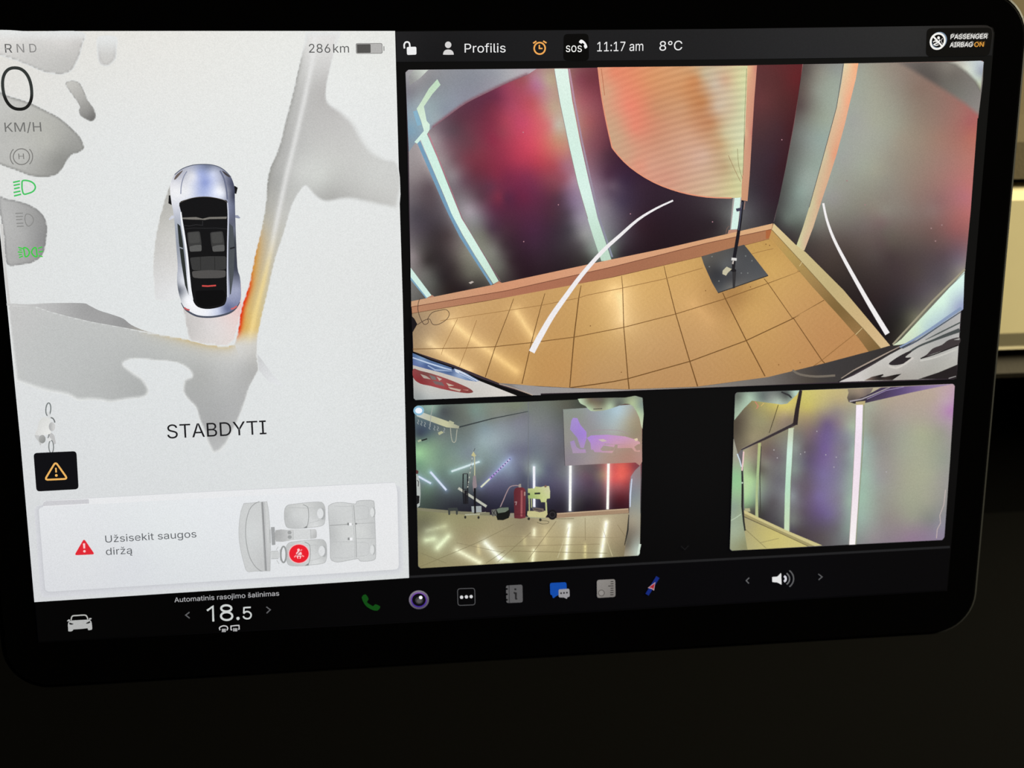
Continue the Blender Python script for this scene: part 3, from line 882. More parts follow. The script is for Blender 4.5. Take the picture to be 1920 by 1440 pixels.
o.stroke(zb1((831, 132), (850, 119)), 2.8, OR)
o.stroke(zb1((891, 118), (911, 130)), 2.8, OR)
o.stroke(zb1((868, 141), (868, 163), (887, 163)), 2.5, OR)
o.done()
zso = Z(1040, 60, 24)
o = sp('emergency_call_button', 'black button with white letters and a handset')
o.fill(roundpoly(zso((405, 90), (1525, 75), (1545, 1290), (385, 1290)), 8), (7, 7, 8))
o.text('sos', zso((502, 900))[0], zso((1222, 898))[0], 16.2, (246, 246, 242), .022)
o.fill(smooth(zso((1180, 345), (1290, 385), (1400, 500), (1462, 640), (1455, 700), (1370, 750), (1320, 660), (1310, 610), (1340, 575), (1290, 510), (1235, 490), (1205, 525), (1100, 470), (1105, 420)), 4, True), (246, 246, 246))
o.done()
sp('clock_reading').text('11:17 am', (1119.7, 96.4), (1206, 95.2), 17.6, WH, .012).done()
sp('outside_temperature').text('8°C', (1236.3, 95), (1279, 93.9), 17.6, WH, .012).done()
zab = Z(1720, 40, 12.8)
o = sp('airbag_badge', 'black badge about the passenger airbag')
o.fill(roundpoly(zab((225, 165), (1770, 150), (1800, 300), (1740, 760), (1680, 830), (200, 850)), 10), (8, 8, 9))
o.done()
o = sp('airbag_symbol', 'white ring crossing out a seated figure')
rc = zab((490, 478))[0]
gs = (120, 140, 160)
o.ring((rc[0] + 1.9, rc[1] - 1.6), 14, 2.6, gs, 14.6, tilt=-.12)
o.ring(rc, 13.2, 3.6, (244, 243, 238), 14.4, tilt=-.12)
o.stroke(zab((385, 365), (590, 590)), 3.2, (244, 243, 238))
o.disc(zab((510, 395))[0], 2.4, (244, 243, 238), 2.8)
o.stroke(smooth(zab((545, 440), (510, 500), (450, 530), (390, 560)), 4), 2.2, (240, 239, 235))
o.stroke(smooth(zab((380, 500), (430, 470), (460, 500)), 4), 1.9, (240, 239, 235))
o.stroke(smooth(zab((390, 555), (450, 580), (510, 560)), 4), 1.8, (240, 239, 235))
o.stroke(ellipse(zab((645, 470))[0], 5.5, 5.5, 10, 120, 240), 1.2, (190, 188, 186))
o.done()
o = sp('airbag_text', 'white capitals with the last word in orange')
for dx, dy, k in ((2.4, -2.2, .5), (1.2, -1.1, .65), (0, 0, 1)):
    w = tuple(np.array((246, 244, 238)) * k)
    q = tuple(np.array((244, 172, 72)) * (k if k == 1 else k * .7))
    o.text('PASSENGER', (1782 + dx, 73.6 + dy), (1850.5 + dx, 72.6 + dy), 8.8, w, .012)
    o.text('AIRBAG', (1780.4 + dx, 88.8 + dy), (1823 + dx, 88 + dy), 8.8, w, .012)
    o.text('ON', (1826.4 + dx, 88 + dy), (1844 + dx, 87.6 + dy), 8.8, q, .012)
o.done()

# ================================================================== bottom bar
R = 'bottom'
o = Pic('bottom_bar', screen, R, 'black bar of app symbols and climate controls')
o.fill([(66, 1131), (380, 1110), (768, 1085), (1200, 1059), (1781, 1026.5), (1774, 1106), (960, 1154), (72, 1203)], field([((80, 1160), (2, 2, 3)), ((700, 1110), (3, 3, 5)), ((1500, 1080), (4, 4, 8)), ((1700, 1060), (3, 3, 6)), ((400, 1180), (1, 1, 2))], 40), 40)
o.stroke([(768.5, 1081.6), (960, 1071), (1200, 1057), (1500, 1041), (1781, 1025.6)], 4.2, (33, 33, 35))
bar = o.done()
def bp(name, label=None):
    return Pic(name, bar, R, label)
zcr = Z(110, 1130, 20.57)
o = bp('car_symbol', 'white car seen from the front')
CW = (178, 179, 178)
o.fill(smooth(zcr((480, 690), (700, 675), (1000, 660), (1150, 650), (1215, 680), (1265, 740), (1285, 880), (1295, 990)), 3) + zcr((1280, 1040), (1200, 1060), (1140, 1060), (1115, 985), (850, 1015), (570, 1035), (525, 1095), (440, 1110), (372, 1105)) + smooth(zcr((365, 980), (355, 860), (375, 760), (420, 715)), 3), CW)
o.stroke(smooth(zcr((478, 680), (490, 600), (520, 530), (570, 505), (700, 495), (850, 485), (1000, 480), (1060, 500), (1100, 560), (1125, 640)), 3), 2.2, (186, 187, 183))
o.fill(smooth(zcr((325, 720), (350, 670), (400, 645), (435, 665), (425, 705)), 3, True), CW)
o.fill(smooth(zcr((1165, 640), (1180, 600), (1230, 590), (1265, 605), (1255, 640), (1200, 660)), 3, True), CW)
o.fill(zcr((405, 765), (440, 775), (575, 815), (560, 835), (500, 850), (415, 840)), (28, 30, 30))
o.fill(zcr((1050, 790), (1195, 710), (1225, 755), (1195, 785), (1130, 808), (1060, 805)), (28, 30, 30))
o.done()
zt = Z(320, 1100, 8.727)
o = bp('climate_message')
o.text('Automatinis rasojimo šalinimas', zt((64, 256))[0], zt((1775, 146))[0], 8.7, (184, 184, 186), .006)
o.done()
o = bp('cabin_temperature', 'thin pale digits')
LW = (206, 210, 208)
o.stroke(zt((595, 392), (690, 325), (698, 570)), 3.6, LW)
for (cx, cy), rx, ry in (((910, 355), 84, 50), ((916, 482), 93, 64)):
    o.ring(zt((cx, cy))[0], rx / 8.727, 3.7, LW, ry / 8.727, tilt=.02)
o.disc(zt((1102, 520))[0], 3.0, LW)
o.stroke(smooth(zt((1310, 338), (1198, 344)), 1), 2.8, LW)
o.stroke(zt((1200, 336), (1196, 436)), 2.8, LW)
o.stroke(smooth(zt((1192, 440), (1230, 410), (1275, 412), (1310, 440), (1314, 480), (1290, 515), (1245, 524), (1205, 510), (1188, 482)), 4), 2.8, LW)
o.done()
CH = (96, 96, 98)
o = bp('chevron')
o.stroke(zt((308, 418), (246, 466), (310, 516)), 2.1, CH)
o.done()
o = bp('chevron')
o.stroke(zt((1566, 330), (1630, 378), (1570, 434)), 2.1, CH)
o.done()
o = bp('windscreen_heater_symbol', 'white windscreen with heat waves')
o.stroke(smooth(zt((808, 712), (798, 675), (830, 650), (870, 640), (915, 650), (934, 680), (918, 715)), 3), 1.9, (205, 205, 206))
for x in (845, 868, 890):
    o.stroke(smooth(zt((x + 8, 690), (x - 2, 708), (x + 6, 724), (x - 4, 742)), 2), 1.4, (205, 205, 206))
o.done()
o = bp('rear_window_heater_symbol', 'white rear window with heat waves')
o.stroke(zt((1005, 708), (988, 704), (986, 645), (1060, 636), (1118, 634), (1122, 692), (1104, 698)), 1.9, (205, 205, 206))
for x in (1030, 1055, 1078):
    o.stroke(smooth(zt((x + 8, 680), (x - 2, 698), (x + 6, 714), (x - 4, 730)), 2), 1.4, (205, 205, 206))
o.done()
zph = Z(640, 1070, 6)
o = bp('phone_symbol', 'green telephone handset')
o.fill(smooth(zph((228, 300), (272, 266), (306, 318), (288, 352), (310, 372), (345, 395), (362, 396), (384, 378), (436, 402), (425, 432), (400, 450), (350, 442), (300, 415), (262, 378)), 2, True), (16, 72, 20))
o.done()
o = bp('camera_symbol', 'round lens ringed in violet')
lc = zph((873, 328))[0]
o.fill(ellipse(lc, 18.8, 17.6), grad((lc[0] - 5, lc[1] - 18), (132, 124, 138), (lc[0] + 5, lc[1] + 18), (84, 78, 96)), 4)
o.disc(lc, 15.2, (12, 8, 24), 14.2)
o.ring(lc, 13.9, 1.9, grad((lc[0], lc[1] - 14), (134, 86, 180), (lc[0], lc[1] + 14), (62, 36, 150)), 13)
o.disc(lc, 11.5, (8, 7, 14), 10.8)
o.disc((lc[0] + .5, lc[1] + 1), 7.4, (56, 55, 58), 6.8)
o.disc((lc[0] + .5, lc[1] + 2), 4.5, (84, 82, 84), 4)
o.disc(zph((893, 302))[0], 3.3, (245, 245, 250), 3.2)
o.done()
o = bp('more_apps_symbol', 'grey square outline with three white dots')
o.stroke(roundpoly(zph((1307, 204), (1500, 197), (1505, 384), (1312, 392)), 5), 1.3, (84, 84, 86), closed=True)
for x, y in ((1353, 299), (1407, 295), (1460, 292)):
    o.disc(zph((x, y))[0], 3.1, (214, 214, 216))
o.done()
zap = Z(930, 1070, 5.818)
o = bp('manual_symbol', 'grey notebook')
o.fill(roundpoly(zap((108, 162), (288, 152), (292, 346), (114, 354)), 4), (92, 91, 92))
o.stroke(zap((142, 160), (146, 352)), 1.2, (44, 44, 46))
for y in (200, 258, 318):
    o.disc(zap((116, y))[0], 2.2, (5, 5, 7), 1.8)
o.fill(roundpoly(zap((200, 193), (222, 193), (222, 213), (200, 213)), 1), (34, 33, 34))
o.fill(roundpoly(zap((192, 232), (228, 238), (226, 300), (236, 308), (226, 318), (208, 314), (206, 256), (192, 250)), 1), (38, 37, 38))
o.done()
o = bp('message_symbol', 'blue and white speech bubbles')
o.fill(roundpoly(zap((588, 134), (768, 126), (774, 262), (672, 266), (620, 306), (614, 268), (592, 262)), 4), (18, 74, 166))
o.fill(roundpoly(zap((682, 204), (800, 196), (804, 284), (776, 290), (774, 312), (744, 292), (684, 292)), 3), (150, 149, 152))
for x, y in ((710, 246), (742, 243), (774, 240)):
    o.disc(zap((x, y))[0], 1.7, (28, 28, 32))
o.done()
o = bp('radio_symbol', 'grey radio with a dial and tuning marks')
o.fill(roundpoly(zap((1100, 102), (1300, 92), (1304, 286), (1102, 298)), 4.5), field([((1125, 1092), (136, 132, 128)), ((1150, 1115), (124, 120, 116)), ((1122, 1118), (130, 126, 122))], 5), 4)
o.ring(zap((1150, 244))[0], 5.6, 1.2, (86, 82, 78))
o.disc(zap((1148, 242))[0], 4.4, (142, 138, 134))
for k, (y, x0) in enumerate(((120, 1250), (144, 1250), (168, 1224), (192, 1250), (216, 1250), (240, 1246), (264, 1246))):
    o.stroke(zap((x0, y), (1282, y - 2)), 1.5, (44, 42, 40))
o.done()
o = bp('navigation_symbol', 'red arrow on a blue line')
o.stroke(zap((1648, 262), (1766, 70)), 7, (20, 40, 118))
o.fill(zap((1738, 124), (1724, 218), (1700, 200), (1656, 188)), (176, 150, 158))
o.fill(zap((1732, 138), (1718, 204), (1700, 188), (1668, 184)), (164, 36, 48))
o.done()
zv = Z(1360, 1040, 3.5556)
o = bp('volume_symbol', 'white loudspeaker with sound waves')
o.fill(roundpoly(zv((312, 149), (346, 147), (372, 121), (375, 201), (346, 185), (313, 183)), 1.5), (226, 226, 226))
o.stroke(ellipse(zv((380, 161))[0], 6.5, 6.0, 10, -60, 60), 4, (214, 214, 222))
o.stroke(ellipse(zv((382, 161))[0], 13, 12.5, 12, -55, 55), 2.4, (112, 112, 114))
o.stroke(ellipse(zv((384, 160))[0], 20, 19, 14, -53, 53), 2.4, (92, 92, 94))
o.done()
o = bp('chevron')
o.stroke(zv((159, 154), (139, 173), (157, 192)), 1.9, (100, 100, 102))
o.done()
o = bp('chevron')
o.stroke(zv((620, 129), (645, 148), (622, 168)), 1.9, (92, 92, 94))
o.done()
o = bp('chevron', 'barely visible small arrow')
o.stroke([(1277, 1024), (1284, 1030.5), (1291, 1023)], 1.4, (24, 24, 26))
o.done()

# colours of the camera pictures, read off the display by eye: x,y,r,g,b
READ = {
    'bw': '900,195,98,48,68 920,200,115,48,68 860,220,92,56,70 880,240,105,58,72 925,230,132,51,72 925,260,140,48,72 850,245,92,70,80 830,245,112,92,102 815,260,155,142,146 840,268,120,92,102 880,270,108,62,74 910,270,128,54,72 930,180,110,48,72 950,165,150,66,90 985,150,160,88,96 1000,150,178,118,140 1010,160,180,120,145 1030,150,185,165,140 1020,190,190,130,130 1000,190,186,90,98 960,200,168,72,96 980,230,196,76,104 1010,215,205,104,108 1035,200,190,160,138 1030,235,205,125,122 1045,235,195,180,165 950,225,170,68,88 830,300,150,135,138 850,300,118,90,98 875,300,118,62,75 900,290,125,55,70 935,285,145,52,74 890,320,108,52,66 930,330,125,46,68 850,330,140,128,133 870,340,105,78,90 885,350,98,68,80 920,350,100,52,72 945,370,92,42,66 870,375,130,120,126 900,370,92,64,76 805,350,95,82,88 805,380,85,74,80 780,330,140,130,132 775,380,100,92,98 940,250,150,62,80 980,260,198,72,94 1000,275,208,78,96 1020,270,210,100,100 1045,260,195,145,120 1055,280,195,130,115 970,300,172,58,82 1010,305,180,66,82 1040,310,170,78,88 1060,310,165,105,120 950,330,122,44,70 990,330,132,50,78 1030,335,140,68,82 1060,335,150,90,105 1075,340,168,134,152 960,350,112,42,70 1000,355,110,46,74 1040,355,115,62,76 1065,358,130,98,120 780,400,78,72,80 790,430,76,68,76 820,420,70,62,68 815,440,60,52,56 840,440,75,64,66 855,460,105,96,94 870,480,122,118,108 830,480,56,48,50 800,490,60,54,54 785,470,100,94,94 776,480,138,128,130 800,510,98,95,92 812,530,84,84,80 830,520,46,40,42 850,500,62,54,54 880,515,98,95,86 900,525,78,74,68 870,540,44,36,38 840,545,42,34,34 925,390,95,48,70 895,410,132,127,132 880,395,162,152,160 905,440,114,112,104 920,430,80,62,74 925,470,122,120,114 940,370,118,46,68 980,370,104,38,66 1020,370,96,46,68 1050,370,90,60,76 1075,380,130,110,135 960,400,84,40,62 1000,395,88,42,66 1040,400,76,48,62 1065,400,85,70,84 1085,410,142,132,147 950,430,72,44,58 1000,430,74,40,64 1040,430,62,44,58 1070,430,78,72,80 1095,440,145,144,144 945,460,66,52,58 1000,460,62,38,56 1050,465,56,46,54 1090,460,90,86,88 960,490,54,40,46 1010,495,48,32,42 1060,490,46,36,42 1100,485,66,64,62 1115,470,132,142,134 980,515,42,26,34 938,500,100,98,92 1085,150,135,72,84 1105,150,118,58,68 1090,190,165,96,102 1110,200,150,84,92 1100,230,165,98,98 1120,240,135,76,84 1105,270,140,88,96 1125,275,115,66,78 1140,290,80,48,62 1115,310,122,86,100 1140,330,80,52,72 1120,350,136,114,130 1145,360,92,74,92 1170,340,62,44,66 1165,380,72,60,80 1135,385,128,118,130 1155,440,96,92,100 1150,470,92,98,94 1165,475,54,46,52 1150,350,100,82,98 1200,350,56,38,54 1250,370,48,34,46 1200,420,52,34,44 1300,440,40,28,35 1260,440,38,25,33 1340,420,48,40,45 1365,400,92,92,92 1360,440,66,62,62 1425,140,92,50,52 1460,150,88,44,46 1490,150,96,36,40 1430,190,98,54,56 1470,190,82,42,44 1425,240,78,50,54 1460,240,70,42,48 1480,240,68,32,38 1420,300,62,46,54 1450,300,58,38,48 1465,310,56,30,38 1415,360,58,50,58 1445,370,52,36,46 1400,400,86,84,88 1445,405,50,42,48',
    'sw': '1512,130,92,84,80 1535,135,135,132,122 1560,150,152,160,148 1575,130,145,150,145 1510,170,106,96,90 1530,170,140,142,132 1555,190,155,165,152 1503,200,92,80,78 1520,220,130,132,122 1550,225,155,165,150 1620,135,158,160,146 1650,130,152,146,132 1610,180,160,164,152 1640,180,162,162,146 1665,170,152,148,134 1600,225,160,162,156 1640,225,165,166,150 1680,150,146,136,124 1700,160,140,126,114 1680,200,152,148,134 1720,170,136,116,104 1740,180,138,116,104 1720,220,144,128,114 1770,200,146,114,104 1800,215,160,110,102 1820,230,168,98,96 1680,235,156,154,138 1760,235,150,120,108 1495,250,112,114,110 1520,260,140,150,144 1545,260,150,166,158 1490,280,105,106,102 1520,290,142,152,144 1535,310,150,165,154 1480,320,98,102,98 1510,330,148,160,152 1475,350,92,96,92 1500,360,140,156,148 1515,375,138,150,142 1468,380,84,86,84 1590,260,160,164,156 1620,250,164,166,156 1580,300,158,160,154 1620,310,160,164,150 1645,320,158,156,140 1570,340,154,156,146 1610,350,148,148,136 1560,375,148,146,142 1620,375,140,136,124 1660,260,160,160,146 1690,260,156,146,130 1720,260,152,136,120 1760,255,156,122,108 1800,255,165,110,100 1828,255,182,108,95 1670,300,152,146,132 1720,300,150,132,118 1770,300,160,122,112 1815,300,178,118,108 1660,340,146,142,130 1710,340,146,128,116 1760,340,156,118,110 1800,345,176,114,112 1822,350,188,115,112 1660,375,138,130,120 1720,375,138,116,108 1760,378,142,106,104 1810,370,180,112,118 1505,395,130,142,134 1500,425,88,92,86 1550,395,138,138,128 1590,395,132,130,120 1640,395,136,126,116 1535,430,108,104,98 1580,420,116,110,104 1620,420,116,106,102 1655,420,118,100,98 1530,455,78,70,66 1580,450,90,80,76 1630,450,98,86,82 1655,455,92,78,76 1525,480,66,56,54 1590,480,72,62,58 1640,480,80,70,68 1550,500,64,54,50 1620,500,66,56,54 1475,410,100,108,102 1460,412,66,66,66 1480,435,66,62,62 1660,395,138,132,122 1700,395,132,120,112 1750,395,138,112,108 1790,395,162,106,104 1812,400,178,108,106 1660,430,108,98,92 1700,425,116,100,94 1750,430,118,90,86 1790,430,146,92,92 1810,440,146,94,94 1670,455,92,82,76 1720,455,96,82,78 1770,455,110,84,84 1800,465,118,90,98 1670,480,72,60,60 1720,480,80,68,68 1770,480,90,74,80 1800,490,118,106,116 1680,505,66,54,56 1740,505,80,70,74 1780,508,100,92,96 1805,508,146,138,130 1600,515,56,48,46 1660,515,62,52,52 1720,515,76,66,66 1600,555,42,34,34 1660,545,52,42,44 1710,540,70,60,64 1735,545,86,78,84 1640,570,42,32,34 1690,575,52,48,50 1720,575,84,80,78 1650,600,34,28,30 1690,600,52,50,46 1710,590,92,90,78 1722,600,124,122,102 1670,615,32,28,28 1655,640,28,22,24 1770,535,100,94,96 1775,548,128,122,110',
    'far': '830,770,78,84,86 812,764,140,165,150 850,790,92,100,96 870,770,108,116,108 880,790,110,118,112 800,807,70,84,98 788,815,64,74,86 830,815,110,122,118 842,798,94,104,102 790,832,124,156,128 810,825,115,138,122 850,830,112,128,124 880,820,118,130,130 890,770,120,140,132 930,770,128,134,124 970,765,122,128,112 988,770,118,126,118 890,796,118,130,128 920,785,122,130,124 960,780,118,122,120 985,775,116,118,122 910,802,132,148,154 940,797,134,142,148 970,790,126,128,138 905,825,150,168,172 930,825,152,166,172 955,820,136,146,154 980,825,124,128,140 995,760,116,120,114 1020,760,112,118,110 1060,760,92,92,82 1090,758,70,74,66 1000,790,124,128,130 1030,780,112,116,114 1047,780,98,102,98 1000,825,116,122,134 1030,820,118,118,128 1052,820,100,102,110 785,850,154,202,152 800,855,140,178,142 830,855,118,142,128 860,850,124,142,140 880,850,126,138,146 785,870,118,156,128 810,870,130,160,136 840,865,124,146,132 870,875,126,142,136 800,890,118,146,126 830,885,108,130,120 860,895,108,128,122 800,915,100,122,108 830,912,92,104,104 850,912,92,106,104 790,905,108,124,122 900,845,140,158,158 930,845,136,150,158 960,845,116,120,138 985,845,108,110,128 910,870,118,132,132 935,865,128,144,152 900,890,108,118,116 950,872,140,152,170 960,885,120,130,150 975,880,104,108,128 940,902,98,100,124 920,912,88,88,110 970,905,86,88,108 985,895,84,88,104 994,880,130,140,138 1005,850,112,120,130 1030,850,108,110,120 1050,850,98,98,106 1012,882,124,138,140 1025,880,98,102,120 1040,880,98,98,112 1055,890,106,108,116 1020,905,84,84,106 1045,905,90,86,106 1085,880,112,102,106 1080,905,102,94,112 1100,890,104,82,94 1105,910,84,66,82 1105,880,98,86,92 1120,880,112,90,92 1131,890,155,122,102 1110,905,86,68,84 1125,910,102,82,90 1150,880,198,86,84 1165,875,220,100,88 1165,895,226,102,92 1150,900,200,84,84 1180,885,196,84,80 1160,912,160,80,84 1175,905,170,72,74 1190,875,140,66,72 1165,935,84,32,40 1150,945,60,28,36 1100,945,42,34,44 1120,935,60,48,56 1085,940,60,56,62 1050,945,44,40,52 1055,925,70,66,82 850,945,48,50,58 800,940,68,80,74 820,930,72,82,82 900,940,44,44,56 930,935,54,54,72 960,930,60,60,78 985,945,46,46,58 1195,900,120,100,104',
    'near': '1515,740,205,194,112 1540,745,198,184,120 1570,740,192,176,126 1515,765,196,182,104 1545,760,184,172,124 1580,750,184,168,128 1510,780,170,152,110 1540,775,156,142,122 1570,770,150,140,132 1595,775,160,158,142 1510,800,138,122,108 1530,795,132,118,112 1550,795,112,94,128 1575,795,140,128,134 1598,800,166,180,160 1515,815,122,106,108 1545,815,112,94,138 1570,815,124,116,140 1590,815,142,146,150 1495,815,124,122,114 1490,840,140,148,142 1510,840,104,94,102 1530,840,104,90,118 1545,840,114,94,144 1570,840,126,118,138 1590,840,134,136,142 1602,845,160,184,172 1515,865,98,88,110 1540,865,116,98,142 1565,865,126,116,144 1585,870,130,134,142 1488,880,132,144,138 1510,890,104,96,108 1540,890,120,108,150 1570,895,128,124,146 1595,895,148,164,156 1500,910,106,98,108 1515,915,104,92,108 1500,930,108,102,112 1515,930,106,92,114 1535,930,120,106,150 1555,935,126,116,148 1575,935,132,130,142 1592,940,152,172,160 1505,960,96,86,98 1535,960,104,88,128 1555,965,114,102,140 1575,965,124,122,134 1590,965,142,156,152 1510,985,84,76,86 1540,985,92,82,100 1570,990,108,106,112 1588,990,132,146,140 1500,995,78,70,74 1540,1005,88,80,84 1580,1005,118,124,124 1630,760,166,168,150 1660,755,172,160,142 1700,750,178,162,148 1750,745,182,164,152 1775,755,186,158,176 1782,770,178,132,178 1780,790,172,150,166 1640,785,152,148,136 1680,780,166,156,146 1720,780,172,162,148 1640,810,144,142,132 1690,810,160,160,146 1730,810,168,170,144 1765,810,156,154,142 1618,830,156,176,168 1650,840,144,142,138 1690,845,160,162,146 1730,850,166,168,146 1770,860,150,154,142 1650,870,152,150,146 1620,890,160,186,170 1650,895,152,152,150 1700,890,164,164,144 1740,890,166,168,146 1765,900,156,154,146 1616,930,158,186,168 1650,935,150,152,144 1700,935,160,162,142 1740,940,158,158,142 1755,950,146,146,138 1614,970,154,176,164 1660,970,144,138,134 1710,970,152,152,138 1745,975,132,132,130 1660,1005,140,130,136 1710,1005,144,124,142 1735,995,140,126,140 1762,985,140,136,148 1640,1005,146,140,142 1400,870,165,176,142 1410,900,170,204,150 1405,855,160,150,128 1430,840,118,104,92 1440,850,112,98,96 1435,870,128,126,116 1460,860,112,104,108 1435,900,122,126,116 1460,900,108,106,112 1425,880,100,96,84 1400,930,170,206,154 1405,945,130,160,124 1408,955,96,100,86 1430,930,120,128,122 1450,940,92,88,92 1440,970,70,66,70 1455,985,72,70,74 1425,965,62,60,58 1485,930,140,146,150 1485,975,116,120,116 1490,1000,74,66,78',
    'ban': '1135,135,222,150,118 1150,135,226,138,108 1170,170,228,140,112 1180,200,232,136,112 1190,240,226,138,114 1140,170,214,160,128 1155,225,208,158,128 1165,255,204,160,130 1180,290,206,158,130 1220,150,216,148,104 1280,150,208,150,104 1305,150,200,138,92 1320,140,196,176,144 1340,160,202,184,162 1360,150,206,170,140 1385,150,212,208,160 1395,200,206,212,168 1230,200,202,142,106 1280,200,202,150,112 1320,190,190,132,88 1345,200,204,182,158 1370,200,206,188,156 1230,260,204,144,116 1290,250,206,158,128 1335,230,190,136,98 1360,250,204,192,154 1390,260,212,214,176 1270,300,206,158,132 1320,290,208,172,150 1350,270,196,160,120 1375,290,206,204,160 1360,312,190,164,126 1390,330,204,206,158 1220,310,212,156,132 1250,335,208,150,128 1300,340,206,166,140 1340,340,206,178,146 1370,350,206,196,148 1200,310,220,150,126',
    'ceil': '780,140,164,162,164 800,150,140,140,144 770,175,130,130,138 810,200,150,165,170 850,190,142,148,160 870,185,140,142,155 890,150,137,140,150 820,225,155,166,172 832,210,140,148,160 930,140,152,154,162 960,140,174,172,176 985,135,180,172,178 775,215,146,164,176 770,245,128,160,180 768,270,134,150,164 785,190,154,164,170 920,160,150,148,158',
    'mur': '1060,775,140,146,138 1090,780,142,146,140 1065,820,146,144,138 1085,810,146,142,144 1110,780,150,152,158 1140,775,160,178,184 1160,770,178,200,210 1150,800,170,180,180 1180,790,168,162,142 1190,812,150,138,116 1120,810,150,150,150 1070,860,140,132,140 1110,860,158,146,146 1140,855,168,144,132 1180,855,172,132,118 1200,850,176,140,130 1195,775,160,150,130',
    'gate': '1385,790,88,78,66 1410,790,140,132,104 1430,790,152,146,110 1410,820,148,138,110 1450,780,162,148,104 1460,760,208,192,104 1478,765,206,190,112 1470,780,170,152,118 1482,787,142,126,106 1440,765,178,166,104 1430,810,148,138,108 1382,810,86,78,66 1400,770,120,112,90',
    'mir': '1385,745,108,116,106 1405,745,172,196,174 1380,775,160,180,158 1395,760,166,188,166 1430,745,106,116,112 1445,745,136,142,136 1460,752,168,182,168 1475,740,80,84,82 1490,735,180,206,190 1470,756,160,172,158',
    'side': '1380,860,158,160,142 1385,910,150,196,146 1378,890,146,190,146 1380,930,150,180,144 1378,950,140,158,140 1390,960,150,164,136 1380,1000,160,172,146 1400,1020,140,140,104 1390,985,154,166,140',
    'mirl': '1105,752,120,112,92 1130,755,110,108,92 1120,765,150,146,122 1105,768,182,208,172 1145,762,180,200,168 1165,755,110,116,106 1160,762,100,100,94 1185,755,176,190,150 1195,775,182,204,162 1203,760,130,144,136 1203,800,200,206,176 1090,750,180,196,168',
}
def read(key, soft=12.0, **k):
    v = np.array([list(map(float, s.split(','))) for s in READ[key].split()])
    return field([((a[0], a[1]), a[2:]) for a in v], soft, **k)

# ================================================================== large camera picture
R = 'camera_big'
z3, z4, z5, z6, z7, z8 = Z(750, 110, 4.8), Z(1100, 110, 3.2), Z(1440, 110, 3.8909), Z(1440, 400, 4.2364), Z(750, 400, 4), Z(1100, 400, 4)
z9, z10 = Z(1600, 580, 8.727), Z(765, 640, 7.837)
frame = roundpoly([(760.3, 130.8), (1000, 128.5), (1400, 122.5), (1845, 113.6), (1833, 220), (1820, 395), (1808, 511), (1793.5, 711), (1440, 722.5), (1100, 736), (776.5, 749.5), (774, 650), (767, 405)], 7, 4)
led1L = [(790, 265), (800, 300), (825, 355), (846, 400), (890, 472), (925, 532)]
led2 = [(1052, 129), (1061, 190), (1077, 268), (1094, 342), (1110, 405), (1136, 486)]
led4 = [(1596, 119), (1582, 195), (1556, 292), (1529, 382), (1501, 463)]
o = Pic('parking_camera_view', screen, R, 'large camera picture of a tiled garage corner with a banner')
o.fill(frame, (58, 46, 54))
view = o.done()
def vp(name, label=None):
    return Pic(name, view, R, label)

o = vp('back_wall_picture', 'dark wall lit red and purple')
bw = read('bw', 7, glows=[(led1L, (90, 90, 84), 5, .5), (led2, (60, 70, 74), 5, .5), ([(1380, 380), (1376, 430)], (90, 96, 90), 5, .8)])
o.tone = None
o.fill([(765, 200), (800, 150), (900, 130), (1006, 129), (1505, 120.5), (1489, 233), (1473, 316), (1451, 420), (1330, 446), (1125, 494), (925, 536), (771, 568)], bw, 4.5)
o.stroke(z5((255, 40), (240, 180), (190, 480), (130, 800), (80, 1040), (42, 1190)), [2.2, 2, 1.4, 1.2, 1], grad((1500, 120), (150, 96, 96), (1452, 415), (96, 84, 86)))
for x, y in ((981, 248), (1047, 384), (1336, 416), (1182, 401), (1466, 262), (982, 453)):
    o.disc((x, y), 1.1, (190, 140, 150), n=8)
o.fill(z7((515, 520), (540, 508), (555, 515), (530, 530)), (190, 180, 172))
o.done()

o = vp('ceiling_picture', 'pale lavender ceiling strip')
cpoly = [(760.3, 136), (766, 130.8), (1006, 129)] + smooth(z3((1140, 150), (980, 215), (800, 300), (600, 400), (450, 505), (300, 620)), 3) + [(800, 247), (777, 270), (766.5, 285)]
cf = read('ceil', 9)
o.tone = None
def ccol(P):
    e = segdist(P, cpoly[3:-3])
    return mix(np.array((134, 92, 104.)), cf(P), sst(e / 7))
o.fill(cpoly, ccol, 3.5)
o.fill([(767, 142), (775, 131.5), (803, 131), (786, 148), (768, 160)], grad((772, 150), (150, 150, 150), (796, 134), (206, 214, 204)), 4)
o.done()

